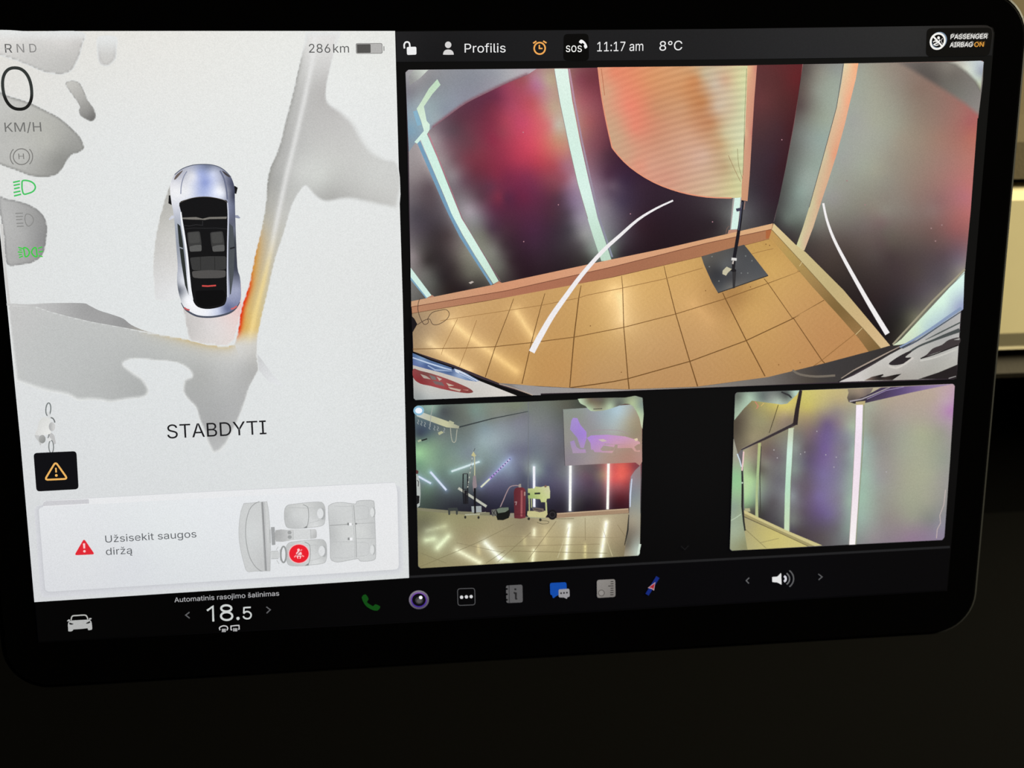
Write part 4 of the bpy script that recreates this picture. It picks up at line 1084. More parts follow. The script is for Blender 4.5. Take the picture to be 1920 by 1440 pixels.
def ledcol(a, b, ca, cb):
    return grad(a, ca, b, cb)
o = vp('led_strip', 'bright strip bent at its top under the ceiling')
o.stroke(smooth(z3((135, 470), (175, 600)), 2), 8, (130, 178, 204))
o.stroke([(785, 266), (807, 317), (829.5, 370), (844, 402), (864, 442), (887, 479), (922, 534)], [7, 7, 6.5, 6, 6, 5, 4], (112, 158, 190))
o.stroke(smooth(z3((255, 672), (330, 860), (420, 1080), (560, 1440)), 3) + z7((560, 200), (660, 360), (752, 508)), 1.6, grad((805, 250), (206, 120, 138), (935, 525), (120, 92, 104)))
o.fill(z3((335, 185), (365, 235), (290, 320), (215, 430), (240, 560), (268, 592), (266, 640), (242, 680), (330, 880), (425, 1120), (555, 1440)) + z7((500, 100), (560, 200), (650, 350), (740, 508), (700, 530), (630, 420), (560, 310), (470, 160), (400, 30), (385, 0)) + z3((400, 1240), (290, 980), (185, 730), (155, 765), (130, 750), (215, 650), (190, 560), (150, 450), (190, 390), (260, 270)),
       field([((820, 155), (190, 222, 190)), ((800, 190), (200, 226, 196)), ((795, 235), (214, 240, 220)), ((800, 260), (206, 240, 226)), ((830, 340), (206, 242, 226)), ((860, 405), (214, 244, 230)), ((900, 480), (208, 240, 224)), ((930, 525), (196, 226, 206))], 8), 4)
o.fill(z7((715, 540), (702, 532), (742, 508), (766, 524), (730, 545)), (196, 128, 98))
o.done()
o = vp('led_strip', 'tall bright strip beside the banner')
o.stroke([(1067, 129), (1077, 189), (1091, 264), (1107.5, 339), (1124, 410), (1148, 482)], 3.5, grad((1067, 129), (190, 140, 160), (1148, 482), (132, 140, 160)))
o.fill(z3((1390, 90), (1510, 90), (1550, 380), (1620, 740), (1700, 1100), (1780, 1440)) + z7((1500, 90), (1585, 345), (1570, 355), (1510, 358)) + z7((1450, 180), (1395, 0)) + z3((1600, 1130), (1520, 780), (1440, 400)),
       field([((1052, 135), (222, 244, 232)), ((1065, 200), (214, 240, 226)), ((1080, 290), (210, 240, 226)), ((1100, 370), (214, 242, 230)), ((1120, 430), (196, 228, 208)), ((1138, 480), (186, 218, 196))], 12), 5)
o.stroke(z3((1390, 110), (1440, 400), (1520, 780), (1600, 1130), (1690, 1440)), 1.1, (150, 136, 134))
o.done()
o = vp('led_strip', 'short bright strip at the picture edge')
o.fill(z7((80, 440), (80, 500), (195, 638), (215, 636)), (120, 164, 190))
o.fill(z7((80, 408), (238, 618), (222, 632), (200, 630), (80, 478)), (206, 238, 226))
o.fill(z7((200, 634), (240, 612), (268, 632), (230, 640)), (180, 128, 104))
o.done()
o = vp('led_strip', 'short bright strip behind the pole')
o.fill(z4((878, 828), (930, 828), (912, 1030), (860, 1032)), (170, 160, 156))
o.fill(z4((888, 830), (924, 830), (906, 1022), (866, 1024)), (212, 242, 230))
o.fill(z4((852, 1028), (905, 1026), (900, 1046), (846, 1050)), (190, 134, 108))
o.stroke(smooth(z4((835, 1055), (842, 1020), (856, 1005)), 3), 1.2, (120, 90, 80))
o.done()

def soft_edge(f, line, w, under):
    return lambda P: mix(under(P), f(P), sst(segdist(P, line) / w))
o = vp('side_wall_picture', 'grey wall lit pink at its edge')
sw = read('sw', 8)
o.tone = None
o.fill([(1505.5, 120.5), (1600, 119), (1843, 114), (1833, 220), (1820, 395), (1808, 520), (1690, 640), (1672, 652), (1582, 544), (1492, 459), (1451, 419), (1473, 316), (1489, 233)], sw, 5)
o.fill(smooth([(1676, 118.5), (1700, 132), (1723, 146), (1770, 175), (1805, 198), (1834, 222)], 3) + [(1843, 150), (1844, 118), (1838, 114), (1770, 116)],
       soft_edge(field([((1700, 122), (108, 101, 97)), ((1730, 130), (92, 86, 82)), ((1750, 145), (92, 86, 82)), ((1775, 155), (108, 104, 98)), ((1790, 140), (112, 106, 100)), ((1800, 180), (120, 118, 112)), ((1825, 185), (130, 126, 122)), ((1830, 205), (140, 134, 130)), ((1775, 122), (128, 122, 114))], 7), [(1676, 118.5), (1700, 132), (1723, 146), (1770, 175), (1805, 198), (1834, 222)], 12, sw), 4)
o.fill(smooth([(1768, 118), (1790, 124), (1810, 138), (1827, 155), (1838, 174)], 3) + [(1844.5, 116), (1839, 113.9), (1800, 115)],
       soft_edge(field([((1800, 122), (192, 190, 178)), ((1815, 128), (212, 218, 206)), ((1830, 150), (202, 214, 198)), ((1838, 165), (196, 202, 166)), ((1832, 120), (190, 200, 204)), ((1840, 135), (160, 166, 178)), ((1842, 117), (190, 196, 204))], 5), [(1768, 118), (1790, 124), (1810, 138), (1827, 155), (1838, 174)], 9, lambda P: np.repeat(np.array([[116., 112, 106]]), len(P), 0)), 3)
for x, y in ((1766, 422), (1746, 428), (1754, 452), (1622, 384), (1588, 339)):
    o.disc((x, y), 1.5, (160, 128, 128), n=8)
o.done()
o = vp('led_strip', 'cream and orange strip on the side wall')
o.tone = None
o.fill(z5((555, 35), (660, 33), (640, 150), (600, 310), (560, 480), (500, 700), (440, 890), (390, 1040), (330, 1230), (265, 1400), (235, 1396), (205, 1370), (255, 1230), (300, 1085), (350, 905), (400, 725), (450, 545), (500, 355), (535, 180)),
       field([((1588, 122), (226, 204, 166)), ((1605, 122), (244, 176, 132)), ((1572, 190), (216, 198, 164)), ((1590, 190), (240, 172, 136)), ((1548, 290), (208, 194, 160)), ((1564, 290), (226, 160, 126)), ((1524, 380), (206, 196, 156)), ((1536, 380), (214, 172, 140)), ((1498, 455), (206, 206, 158)), ((1508, 455), (212, 184, 152))], 5), 4)
o.stroke(z5((550, 40), (500, 355), (400, 725), (300, 1085)), 1.2, (92, 90, 90))
o.done()

o = vp('skirting_picture', 'orange wooden skirting below the dark wall')
o.fill([(771, 565), (925, 534), (1125, 491), (1250, 465), (1449, 419), (1450, 432), (1444, 448), (1312, 482), (1150, 520), (910, 565), (772.5, 588)], field([((780, 575), (186, 128, 92)), ((1000, 540), (178, 108, 78)), ((1200, 500), (170, 106, 74)), ((1400, 450), (178, 116, 76))], 30), 8)
o.fill([(771, 565), (925, 534), (1125, 491), (1250, 465), (1449, 419), (1446, 430), (1325, 456), (1150, 500), (950, 545), (771, 575.5)], field([((780, 568), (206, 156, 116)), ((950, 538), (216, 146, 106)), ((1150, 492), (222, 158, 116)), ((1300, 458), (220, 158, 112)), ((1440, 426), (224, 172, 120))], 30), 6)
o.stroke([(771, 575.5), (950, 545), (1150, 500), (1325, 456), (1446, 430)], 1.2, (120, 66, 46))
o.stroke([(772.5, 588), (910, 565), (1000, 550), (1150, 520), (1312, 482), (1444, 448)], [1.5, 2.2, 2, 1.2, 1], (104, 60, 34))
o.fill([(1436, 432), (1446, 431), (1446, 446), (1436, 448)], (182, 98, 52))
o.done()
o = vp('skirting_picture', 'cream skirting running down to the car')
o.fill(z6((45, 80), (220, 250), (300, 310), (600, 610), (760, 800), (970, 1050), (895, 1072), (760, 920), (550, 700), (270, 390), (30, 130)), field([((1460, 428), (222, 196, 138)), ((1500, 475), (206, 186, 128)), ((1560, 535), (196, 174, 116)), ((1620, 600), (208, 176, 120)), ((1655, 640), (216, 182, 128))], 12), 5)
o.fill(z6((30, 130), (270, 390), (550, 700), (760, 920), (895, 1072), (800, 1102), (720, 990), (560, 810), (350, 580), (60, 240), (8, 200)), field([((1450, 450), (196, 148, 76)), ((1480, 480), (182, 148, 76)), ((1530, 535), (160, 124, 68)), ((1570, 580), (128, 98, 50)), ((1610, 625), (150, 112, 62)), ((1640, 655), (128, 96, 50))], 10), 5)
o.stroke(z6((30, 130), (270, 390), (550, 700), (760, 920), (895, 1072)), 1.1, (126, 104, 60))
for a in (((250, 420), (275, 380)), ((695, 965), (748, 912))):
    o.stroke(z6(*a), 1.1, (214, 190, 132))
o.done()

o = vp('tiled_floor_picture', 'tan tiled floor with dark joints')
fl = [(772.5, 588), (910, 565), (1150, 520), (1312, 482), (1444, 448), (1454, 456.6), (1522.6, 537), (1572, 591), (1610, 634), (1629, 660), (1546, 681), (1440, 707), (1307, 725), (1175, 730), (1067, 727), (940, 720), (910, 708), (850, 684), (775, 659)]
streak = [([(848, 605), (880, 632), (930, 668), (968, 696)], (84, 84, 60), 11, .75), ([(968, 585), (998, 630)], (80, 84, 64), 10, .75), ([(806, 644), (840, 668), (880, 694)], (84, 84, 66), 11, .8), ([(1162, 555), (1166, 600)], (60, 66, 66), 22, .9), ([(1300, 570), (1330, 600)], (40, 34, 26), 26, .6), ([(1150, 540), (1140, 560)], (46, 46, 36), 16, .5)]
ff = field([((785, 615), (160, 132, 98)), ((810, 610), (184, 150, 108)), ((850, 580), (206, 162, 104)), ((900, 640), (196, 150, 92)), ((830, 650), (194, 152, 96)), ((960, 680), (196, 146, 80)), ((1000, 600), (200, 150, 86)), ((1050, 690), (198, 144, 78)), ((1100, 560), (208, 158, 88)), ((1130, 620), (204, 156, 86)), ((1120, 700), (194, 146, 88)), ((1200, 540), (214, 164, 90)), ((1220, 640), (202, 154, 94)), ((1250, 700), (192, 142, 86)), ((1290, 520), (210, 160, 88)),
            ((1330, 640), (198, 148, 88)), ((1400, 580), (204, 154, 82)), ((1400, 690), (194, 142, 80)), ((1440, 500), (212, 164, 84)), ((1470, 540), (208, 158, 86)), ((1500, 600), (200, 146, 84)), ((1560, 640), (194, 136, 78)), ((1440, 650), (200, 148, 82)), ((1450, 465), (200, 152, 76)), ((1380, 560), (176, 126, 66))], 18, 1.7, glows=streak)
def flcol(P):
    c = ff(P)
    n = np.sin(P[:, 0] * .51 + 3 * np.sin(P[:, 1] * .11)) * np.sin(P[:, 1] * .63 + 2 * np.sin(P[:, 0] * .07))
    return c + (n * 3.0)[:, None]
o.fill(fl, flcol, 4.0)
TL, TF = (112, 72, 30), (160, 112, 58)
for pts, w, c in ((z8((262, 470), (270, 560), (278, 850), (310, 1240), (318, 1318)), [1, 1.4, 1.8, 2.2], TL), (z8((580, 395), (600, 485), (668, 755), (775, 1115), (832, 1298)), [1, 1.5, 1.8, 2.2], TL), (z8((1020, 595), (1040, 640), (1195, 950), (1338, 1222)), [1.4, 1.8, 2], TL),
                  (z8((1330, 490), (1360, 525), (1545, 790)) + z6((200, 830), (430, 1170), (455, 1195)), [1.1, 1.5, 1.8], TL), (z7((1358, 540), (1340, 640), (1305, 930), (1273, 1306)), [1.2, 1.8, 2, 1.8], TL), (z7((1087, 600), (1060, 690), (985, 970), (915, 1278)), [1, 1.4, 1.7], TL), (z7((852, 640), (820, 730), (715, 1000), (640, 1228)), [1, 1.2, 1.6], TL),
                  (z7((575, 800), (500, 1010), (445, 1150)), .9, TF), (z7((432, 790), (320, 1020)), .9, TF), (z7((320, 1022), (310, 1060)), .8, TF),
                  (z7((300, 806), (430, 785), (830, 725), (1060, 690), (1340, 635)) + z8((0, 615), (270, 560), (590, 490), (870, 410)), [.8, 1, 1.2, 1.2], TF), (z8((1240, 303), (1330, 280), (1400, 265)), 1, TF),
                  (z7((95, 1018), (500, 1010), (710, 1000), (985, 970), (1310, 928)) + z8((0, 910), (278, 855), (668, 755), (1040, 640), (1360, 525), (1600, 435)) + z6((232, 458),), [1.2, 1.5, 1.5, 1.3, 1], (128, 84, 38)),
                  (z7((1275, 1308), (1480, 1280), (1600, 1262)) + z8((310, 1240), (775, 1110), (1195, 955), (1545, 790), (1600, 760)) + z6((190, 835), (445, 690)), [2, 1.8, 1.7, 1.3], TL), (z6((360, 1215), (430, 1165), (690, 958)), [1.4, 1], (146, 98, 46))):
    o.stroke(pts, w, c)
for x, y in ((1107, 611), (1436, 458), (1443, 460), (1407, 538), (1165, 698), (1460, 684), (1500, 680), (1460, 610), (1323, 545)):
    o.disc((x, y), 1.2, (140, 92, 44), n=8)
o.done()

o = vp('base_plate_picture', 'dark steel plate under the pole')
o.fill(z8((860, 325), (940, 300), (1180, 235), (1210, 270), (1362, 465), (985, 597), (940, 520), (880, 385)), field([((1320, 485), (92, 88, 82)), ((1350, 478), (84, 82, 80)), ((1390, 465), (72, 72, 74)), ((1360, 500), (88, 90, 92)), ((1420, 505), (78, 80, 84)), ((1370, 520), (64, 64, 68)), ((1350, 535), (70, 72, 76)), ((1345, 510), (56, 56, 60)), ((1370, 540), (112, 110, 106))], 8), 4)
o.stroke(z8((985, 597), (1362, 467)), 1.6, (42, 40, 42))
o.fill(z8((1092, 430), (1122, 425), (1112, 560), (1096, 565)), (50, 48, 50))
for x, y in ((1335, 481), (1410, 489), (1348, 527), (1390, 512), (1398, 480), (1330, 500), (1402, 512)):
    o.disc((x, y), 1.3, (120, 124, 122), n=8)
o.fill(z8((1020, 430), (1050, 400), (1088, 418), (1060, 445), (1045, 468), (1018, 455)), (198, 190, 158))
o.done()
o = vp('banner_picture', 'orange and cream feather banner')
def fstripe(P, c):
    u = P[:, 1] + P[:, 0] * .28 - 60 * ((P[:, 0] - 1260) / 200) ** 2 * .4
    m_ = np.clip(.4 + (P[:, 0] - 1150) / 300, .35, 1) * np.sin(u / 12.8 * 2 * math.pi)
    return c + m_[:, None] * np.array((9, 8.5, 7))
o.tone = None
bf = read('ban', 6, stripes=fstripe)
o.fill(smooth(z4((68, 52), (86, 200), (110, 340), (145, 500), (165, 550), (260, 650), (400, 740), (560, 800), (720, 830), (870, 836), (930, 832)), 3) + z4((945, 500), (965, 250), (985, 42)), bf, 3.0)
o.stroke(smooth(z4((68, 52), (86, 200), (110, 340), (145, 500), (165, 550), (260, 650), (400, 740), (560, 800), (720, 830), (870, 836)), 3), 2.2, (226, 150, 120))
o.stroke(z4((88, 60), (108, 220)), 1, (178, 104, 76))
o.fill(z4((965, 42), (1022, 40), (1005, 250), (990, 500), (978, 700), (965, 855), (928, 848), (930, 760), (948, 500), (958, 250)), field([((1405, 130), (226, 182, 140)), ((1417, 130), (206, 136, 118)), ((1400, 250), (216, 170, 136)), ((1410, 250), (196, 122, 110)), ((1396, 320), (206, 156, 126)), ((1396, 370), (204, 150, 116))], 4), 4)
o.stroke(z4((960, 60), (950, 300), (938, 700)), 1, (150, 138, 104))
o.stroke(smooth(z4((905, 540), (912, 640), (935, 720)), 3), .9, (150, 138, 100))
o.stroke(smooth(z4((850, 580), (890, 670), (925, 740)), 3), .9, (160, 130, 96))
o.done()
o = vp('pole_picture', 'thin black pole standing in a white sleeve')
o.stroke(z4((936, 850), (924, 960), (905, 1080), (884, 1200)), [4.5, 5.5, 6.5, 6], (26, 24, 32))
o.stroke(z4((933, 860), (912, 1030)), 1.2, (84, 92, 118))
o.fill(z4((895, 900), (925, 893), (930, 912), (900, 918)), (62, 60, 84))
o.stroke(z4((950, 856), (944, 905)), 1.2, (170, 120, 104))
o.stroke(z8((1105, 350), (1100, 432)), [6.5, 5.5], (34, 32, 36))
o.stroke(z8((1086, 342), (1125, 346)), 5, (222, 220, 216))
o.stroke(z8((1100, 355), (1095, 380)), 2.6, (196, 186, 178))
o.disc(z8((1102, 428))[0], 5, (30, 28, 32), 2.8)
o.done()

o = vp('cable_picture', 'thin dark cable looping on the tiles')
o.fill(z7((86, 768), (108, 790), (130, 832), (112, 862), (92, 898)), (26, 22, 26))
o.stroke(smooth(z7((150, 640), (138, 668), (134, 720), (150, 780), (180, 832), (212, 820), (205, 795), (170, 810), (130, 836)), 3), 1.2, (84, 62, 48))
o.stroke(smooth(z7((205, 795), (240, 745), (300, 728), (345, 722), (370, 752), (350, 795), (290, 832), (245, 832), (225, 795), (205, 795)), 3), 1.2, (88, 66, 50))
o.done()

# the car's own body at the picture's lower corners
o = vp('tail_lamp_picture', 'pale car body with a red tail lamp')
o.fill(z10((65, 145), (330, 260), (620, 360), (1000, 520), (1400, 665), (1850, 795), (1780, 800), (1600, 803), (110, 862), (80, 830)), (12, 10, 12))
o.fill(z10((1330, 612), (1600, 632), (1950, 665), (1950, 790), (1830, 792), (1700, 740)), field([((960, 722), (128, 122, 120)), ((1000, 730), (150, 146, 146)), ((985, 735), (160, 154, 152))], 6), 4)
o.stroke(z10((1340, 625), (1560, 690), (1830, 790)), 1.4, (186, 162, 142))
o.fill(z10((68, 178), (330, 290), (620, 390), (860, 480), (1060, 585), (1350, 700), (1600, 800), (110, 862), (84, 836), (78, 600)), field([((778, 690), (196, 188, 180)), ((800, 735), (190, 192, 188)), ((830, 700), (200, 190, 178)), ((880, 720), (206, 200, 192)), ((900, 735), (202, 198, 190)), ((940, 738), (214, 208, 200)), ((785, 746), (150, 156, 156)), ((850, 745), (188, 190, 188)), ((900, 712), (208, 204, 200))], 8), 4)
o.fill(z10((68, 172), (330, 282), (620, 380), (700, 402), (860, 470), (1050, 580), (1000, 592), (860, 572), (700, 525), (450, 450), (250, 400), (72, 350)), field([((775, 665), (72, 104, 152)), ((790, 675), (118, 148, 190)), ((776, 680), (92, 112, 168)), ((800, 685), (72, 96, 150)), ((830, 690), (92, 120, 164)), ((845, 695), (70, 96, 146)), ((860, 702), (150, 172, 206)), ((880, 705), (104, 134, 176))], 4), 3)
o.stroke(z10((70, 240), (300, 320), (520, 390), (640, 420)), [2, 3, 2], (188, 206, 232))
o.stroke(z10((290, 355), (400, 420), (560, 430), (650, 440)), [2, 3, 1], (150, 172, 206))
o.fill(z10((680, 405), (760, 425), (960, 540), (1040, 580), (980, 585), (700, 450)), (206, 216, 232))
o.stroke(z10((750, 460), (960, 560), (1000, 585)), 1.4, (96, 128, 182))
o.disc(z10((660, 392))[0], 2.6, (18, 22, 36))
o.fill(smooth(z10((76, 405), (180, 432), (350, 475), (560, 545), (760, 625), (900, 690), (955, 735), (940, 755), (860, 762), (700, 740), (500, 700), (330, 655), (180, 622), (80, 540)), 3, True), field([((778, 698), (146, 60, 62)), ((790, 712), (140, 46, 50)), ((820, 715), (170, 72, 74)), ((850, 725), (150, 60, 60)), ((870, 722), (150, 66, 62)), ((885, 735), (130, 60, 56)), ((800, 700), (120, 70, 66))], 4), 3)
for pts, c in ((((180, 480), (270, 510), (340, 560), (230, 540)), (176, 160, 148)), (((310, 490), (400, 520), (420, 570), (350, 560)), (120, 112, 108)), (((420, 520), (500, 555), (460, 580)), (190, 172, 160)), (((360, 580), (500, 600), (540, 660), (400, 630)), (120, 96, 96)), (((560, 610), (680, 650), (600, 660)), (198, 176, 156)), (((590, 670), (780, 710), (760, 738), (620, 700)), (196, 170, 152)), (((800, 710), (890, 712), (880, 724)), (206, 140, 124))):
    o.fill(z10(*pts), c)
o.done()
o = vp('car_body_picture', 'silver and black car bodywork at the picture corner')
o.fill(z9((1760, 30), (1520, 0), (1330, 0), (1300, 20), (1310, 0)) if False else [(1808.5, 509), (1806, 580), (1760, 612), (1716, 638), (1690, 646), (1674, 648), (1690, 636), (1750, 572)], field([((1800, 535), (212, 242, 232)), ((1770, 570), (208, 238, 222)), ((1720, 615), (206, 232, 202)), ((1690, 640), (210, 224, 190)), ((1802, 575), (150, 160, 200)), ((1740, 618), (180, 206, 210))], 7), 4)
o.stroke([(1809, 505), (1750, 563), (1674, 646)], 3.5, (160, 152, 126))
o.stroke([(1808, 512), (1752, 566), (1686, 638)], .9, (112, 112, 96))
o.fill([(1440, 707), (1546, 681), (1610, 664), (1672, 648), (1700, 645), (1690, 656), (1600, 700), (1576, 716), (1440, 722), (1100, 735.5), (1000, 738), (960, 722), (1067, 727.5), (1175, 730.5), (1307, 725.5)], field([((1000, 730), (150, 146, 146)), ((1150, 733), (160, 152, 148)), ((1300, 730), (138, 130, 120)), ((1440, 715), (110, 104, 100)), ((1540, 695), (62, 58, 58)), ((1620, 672), (56, 52, 52)), ((1660, 655), (50, 46, 46)), ((1520, 710), (74, 66, 60))], 10), 5)
o.stroke(smooth([(1486, 694), (1500, 702), (1530, 706), (1566, 704)], 3), 4, (116, 106, 94))
o.fill(z9((0, 1085), (300, 920), (600, 740), (900, 580), (1300, 330), (1700, 60), (1760, 5), (1745, 230), (1700, 905), (1690, 1130), (640, 1160), (0, 1180), (-250, 1190)), field([((1800, 600), (180, 178, 176)), ((1770, 630), (168, 168, 166)), ((1720, 660), (186, 184, 178)), ((1680, 680), (196, 192, 186)), ((1640, 700), (190, 186, 178)), ((1750, 690), (172, 170, 162)), ((1780, 680), (180, 178, 170)), ((1690, 705), (170, 164, 156)), ((1610, 710), (206, 200, 196)), ((1790, 650), (188, 186, 182))], 7), 4)
o.stroke(z9((-250, 1190), (0, 1040), (300, 870), (600, 700), (850, 575)), [2, 3.5, 4], (40, 36, 40))
o.stroke(z9((-200, 1130), (0, 1000), (330, 830), (600, 690), (800, 590)), [1.2, 2.6, 1.2], (170, 152, 136))
o.stroke(smooth(z9((760, 620), (1000, 490), (1300, 300), (1560, 120), (1770, -20)), 3), [3, 4.5, 5.5, 6], (132, 152, 186))
o.stroke(smooth(z9((800, 640), (1050, 510), (1350, 310), (1760, 40)), 3), [2.2, 3, 2.5, 2], (74, 86, 104))
o.stroke(smooth(z9((1180, 500), (1400, 390), (1600, 290), (1750, 215)), 3), [1, 2.6, 2.6, 2.6], (76, 84, 82))
o.stroke(smooth(z9((860, 740), (1060, 610), (1300, 510), (1500, 430), (1740, 340)), 3), [4, 3.5, 4, 6, 8], (70, 76, 76))
o.fill(smooth(z9((580, 890), (650, 830), (760, 760), (900, 690), (960, 690), (860, 770), (870, 790), (950, 790), (860, 870), (760, 905), (640, 915)), 3, True), (44, 38, 42))
o.fill(smooth(z9((1100, 800), (1200, 740), (1300, 640), (1450, 580), (1560, 500), (1740, 460), (1722, 575), (1500, 660), (1300, 730)), 3, True), (62, 54, 56))
o.fill(z9((1640, 500), (1740, 470), (1735, 500)), (170, 168, 164))
o.stroke(smooth(z9((1100, 805), (1300, 745), (1500, 670), (1722, 585)), 3), 2.2, (26, 22, 24))
o.stroke(smooth(z9((580, 930), (700, 960), (830, 900), (980, 790)), 3), 3.5, (206, 200, 192))
o.stroke(smooth(z9((1090, 840), (1300, 800), (1500, 730), (1700, 650)), 3), 3, (200, 198, 190))
o.fill(z9((180, 1165), (300, 1105), (480, 1060), (500, 1075), (450, 1105), (520, 1105), (700, 1065), (790, 1055), (640, 1158)), field([((1625, 710), (128, 106, 94)), ((1650, 706), (30, 26, 26)), ((1680, 705), (28, 24, 24)), ((1660, 711), (60, 48, 44))], 4), 3)
o.fill(z9((1060, 1143), (1400, 1030), (1700, 905), (1690, 1135)), (34, 28, 30))
o.stroke(z9((1560, 1130), (1680, 1095)), 1.6, (150, 146, 144))
o.done()
o = vp('guide_line', 'white curved parking guide line crossing the tiles')
o.stroke(smooth([(997, 660), (1012, 632), (1034, 594), (1060, 557), (1092, 514), (1131, 470), (1163, 441), (1196, 412), (1230, 391), (1262, 376)], 3), [11.5, 11, 9.5, 8, 7, 5.5, 4, 3], (240, 236, 238))
o.done()
o = vp('guide_line', 'white curved parking guide line on the side wall')
o.stroke(smooth([(1543.6, 381), (1550, 411), (1563, 447), (1586, 492), (1619, 551), (1642, 590), (1664, 626)], 3), [4, 4.5, 5.5, 7, 8.5, 9.5], (242, 238, 238))
o.done()

# ================================================================== small camera picture: the garage's far wall
R = 'camera_far'
zl = Z(765, 735, 4.1739)
L1 = lambda x, y: zl((x, y))[0]
def Lf(samples, soft=8.0, **k):
    return field([(L1(*p), c) for p, c in samples], soft, **k)
o = Pic('side_camera_view', screen, R, 'small camera picture of garage equipment along a dark wall')
fr = roundpoly(zl((52, 107), (940, 76), (1838, 38), (1828, 640), (1814, 1280), (950, 1330), (80, 1380), (66, 740)), 6, 4)
o.fill(fr, (60, 62, 66))
far = o.done()
def lp(name, label=None):
    return Pic(name, far, R, label)
o = lp('dark_wall_picture', 'dark grey wall glowing green and red')
LEDS = [((80, 660), (180, 716)), ((175, 625), (300, 768)), ((340, 622), (560, 545)), ((570, 745), (800, 522)), ((986, 582), (988, 900)), ((1271, 575), (1268, 932)), ((1569, 560), (1562, 918))]
gl_ = [(zl(*LEDS[i]), c, w, k) for i, c, w, k in ((0, (80, 100, 150), 4, .5), (1, (80, 100, 150), 4, .5), (2, (80, 110, 120), 4, .5), (3, (60, 70, 120), 5, .5), (4, (110, 120, 140), 4, .6), (5, (130, 140, 140), 4.5, .75), (6, (130, 130, 130), 4.5, .7))]
o.tone = None
o.fill(zl((52, 120), (75, 106), (940, 76), (1820, 39), (1838, 60), (1826, 700), (1818, 960), (1720, 945), (1165, 985), (830, 965), (420, 950), (75, 935)),
       read('far', 5, glows=gl_), 3.0)
o.stroke(zl((400, 275), (660, 208), (940, 152)), [2.6, 2, 1.2], (58, 64, 66))
o.stroke(zl((942, 78), (942, 330), (940, 760)), 1.2, (112, 116, 122))
o.done()
o = lp('floor_picture', 'olive tan tiled floor with light streaks')
o.tone = (.62, 0, 0, 150, 40)
gls = [(zl(a, b), c, w, k) for a, b, c, w, k in (((1262, 1040), (1235, 1310), (180, 215, 215), 3.6, .75), ((1552, 1020), (1510, 1290), (180, 215, 215), 3.6, .8), ((988, 1075), (985, 1120), (150, 170, 150), 3.2, .7), ((985, 1240), (975, 1330), (150, 170, 150), 3.2, .7), ((140, 1160), (200, 1150), (150, 190, 150), 8, .6), ((230, 1220), (315, 1130), (150, 190, 160), 6, .6), ((150, 1085), (290, 1050), (120, 140, 110), 6, .45), ((385, 1240), (560, 1335), (150, 180, 170), 6, .65), ((605, 1180), (720, 1300), (130, 170, 200), 6, .8), ((720, 1300), (810, 1325), (110, 150, 150), 4, .6), ((550, 1205), (556, 1260), (130, 120, 60), 2.5, .5), ((1386, 1195), (1384, 1290), (130, 130, 60), 1.4, .8), ((1075, 1080), (1070, 1180), (50, 50, 30), 6, .6), ((912, 1140), (912, 1190), (80, 80, 40), 2.5, .6))]
o.fill(zl((72, 925), (420, 950), (830, 975), (1165, 985), (1720, 950), (1820, 950), (1814, 1262), (1800, 1280), (950, 1330), (100, 1379), (80, 1362)),
       Lf([((90, 960), (122, 122, 74)), ((120, 1040), (108, 104, 70)), ((300, 1000), (150, 144, 86)), ((500, 1010), (156, 146, 88)), ((700, 1050), (166, 150, 96)), ((450, 1130), (160, 142, 88)), ((250, 1180), (148, 144, 92)), ((120, 1300), (150, 138, 78)), ((400, 1330), (160, 144, 88)), ((700, 1200), (170, 150, 92)), ((900, 1030), (150, 132, 88)), ((1100, 1060), (186, 164, 104)), ((1000, 1200), (188, 166, 104)), ((860, 1300), (160, 148, 86)), ((1150, 1200), (180, 158, 94)), ((1250, 1000), (186, 172, 122)), ((1400, 1010), (196, 180, 126)), ((1400, 1150), (182, 158, 100)), ((1330, 1270), (168, 150, 86)), ((1600, 1000), (184, 162, 112)), ((1600, 1150), (172, 148, 96)), ((1680, 1240), (140, 120, 76)), ((1560, 1270), (160, 146, 92)), ((1100, 1290), (176, 158, 92))], 10, glows=gls), 3.2)
for a, w, c in ((((1386, 985), (1388, 1160)), .8, (140, 116, 66)), (((1495, 985), (1600, 1285)), 1, (206, 190, 130)), (((1255, 1060), (1170, 1300)), 1, (206, 192, 134)), (((1640, 1040), (1700, 1130)), .8, (140, 118, 70)), (((1160, 1010), (940, 1310)), .9, (138, 116, 66)), (((700, 1210), (1500, 1190)), .8, (150, 126, 74)), (((820, 1245), (1560, 1262)), .9, (136, 116, 66)), (((830, 1035), (540, 1180), (90, 1370)), .8, (132, 118, 68)), (((960, 1100), (700, 1330)), .9, (138, 120, 70)), (((720, 1130), (1640, 1140)), .7, (158, 134, 84)), (((610, 1340), (760, 1240)), .8, (128, 112, 66)), (((100, 1260), (300, 1340)), .7, (130, 118, 70)), (((380, 1180), (760, 1260)), .7, (140, 124, 76))):
    o.stroke(zl(*a), w, c)
o.fill(zl((72, 905), (420, 935), (640, 942), (640, 968), (420, 958), (72, 928)), (132, 128, 88))
o.fill(zl((800, 948), (830, 948), (830, 985), (795, 980)), (150, 140, 110))
o.fill(zl((1160, 952), (1725, 914), (1728, 948), (1165, 986)), (176, 132, 90))
o.stroke(zl((1160, 953), (1725, 915)), 2, (206, 166, 118))
o.done()
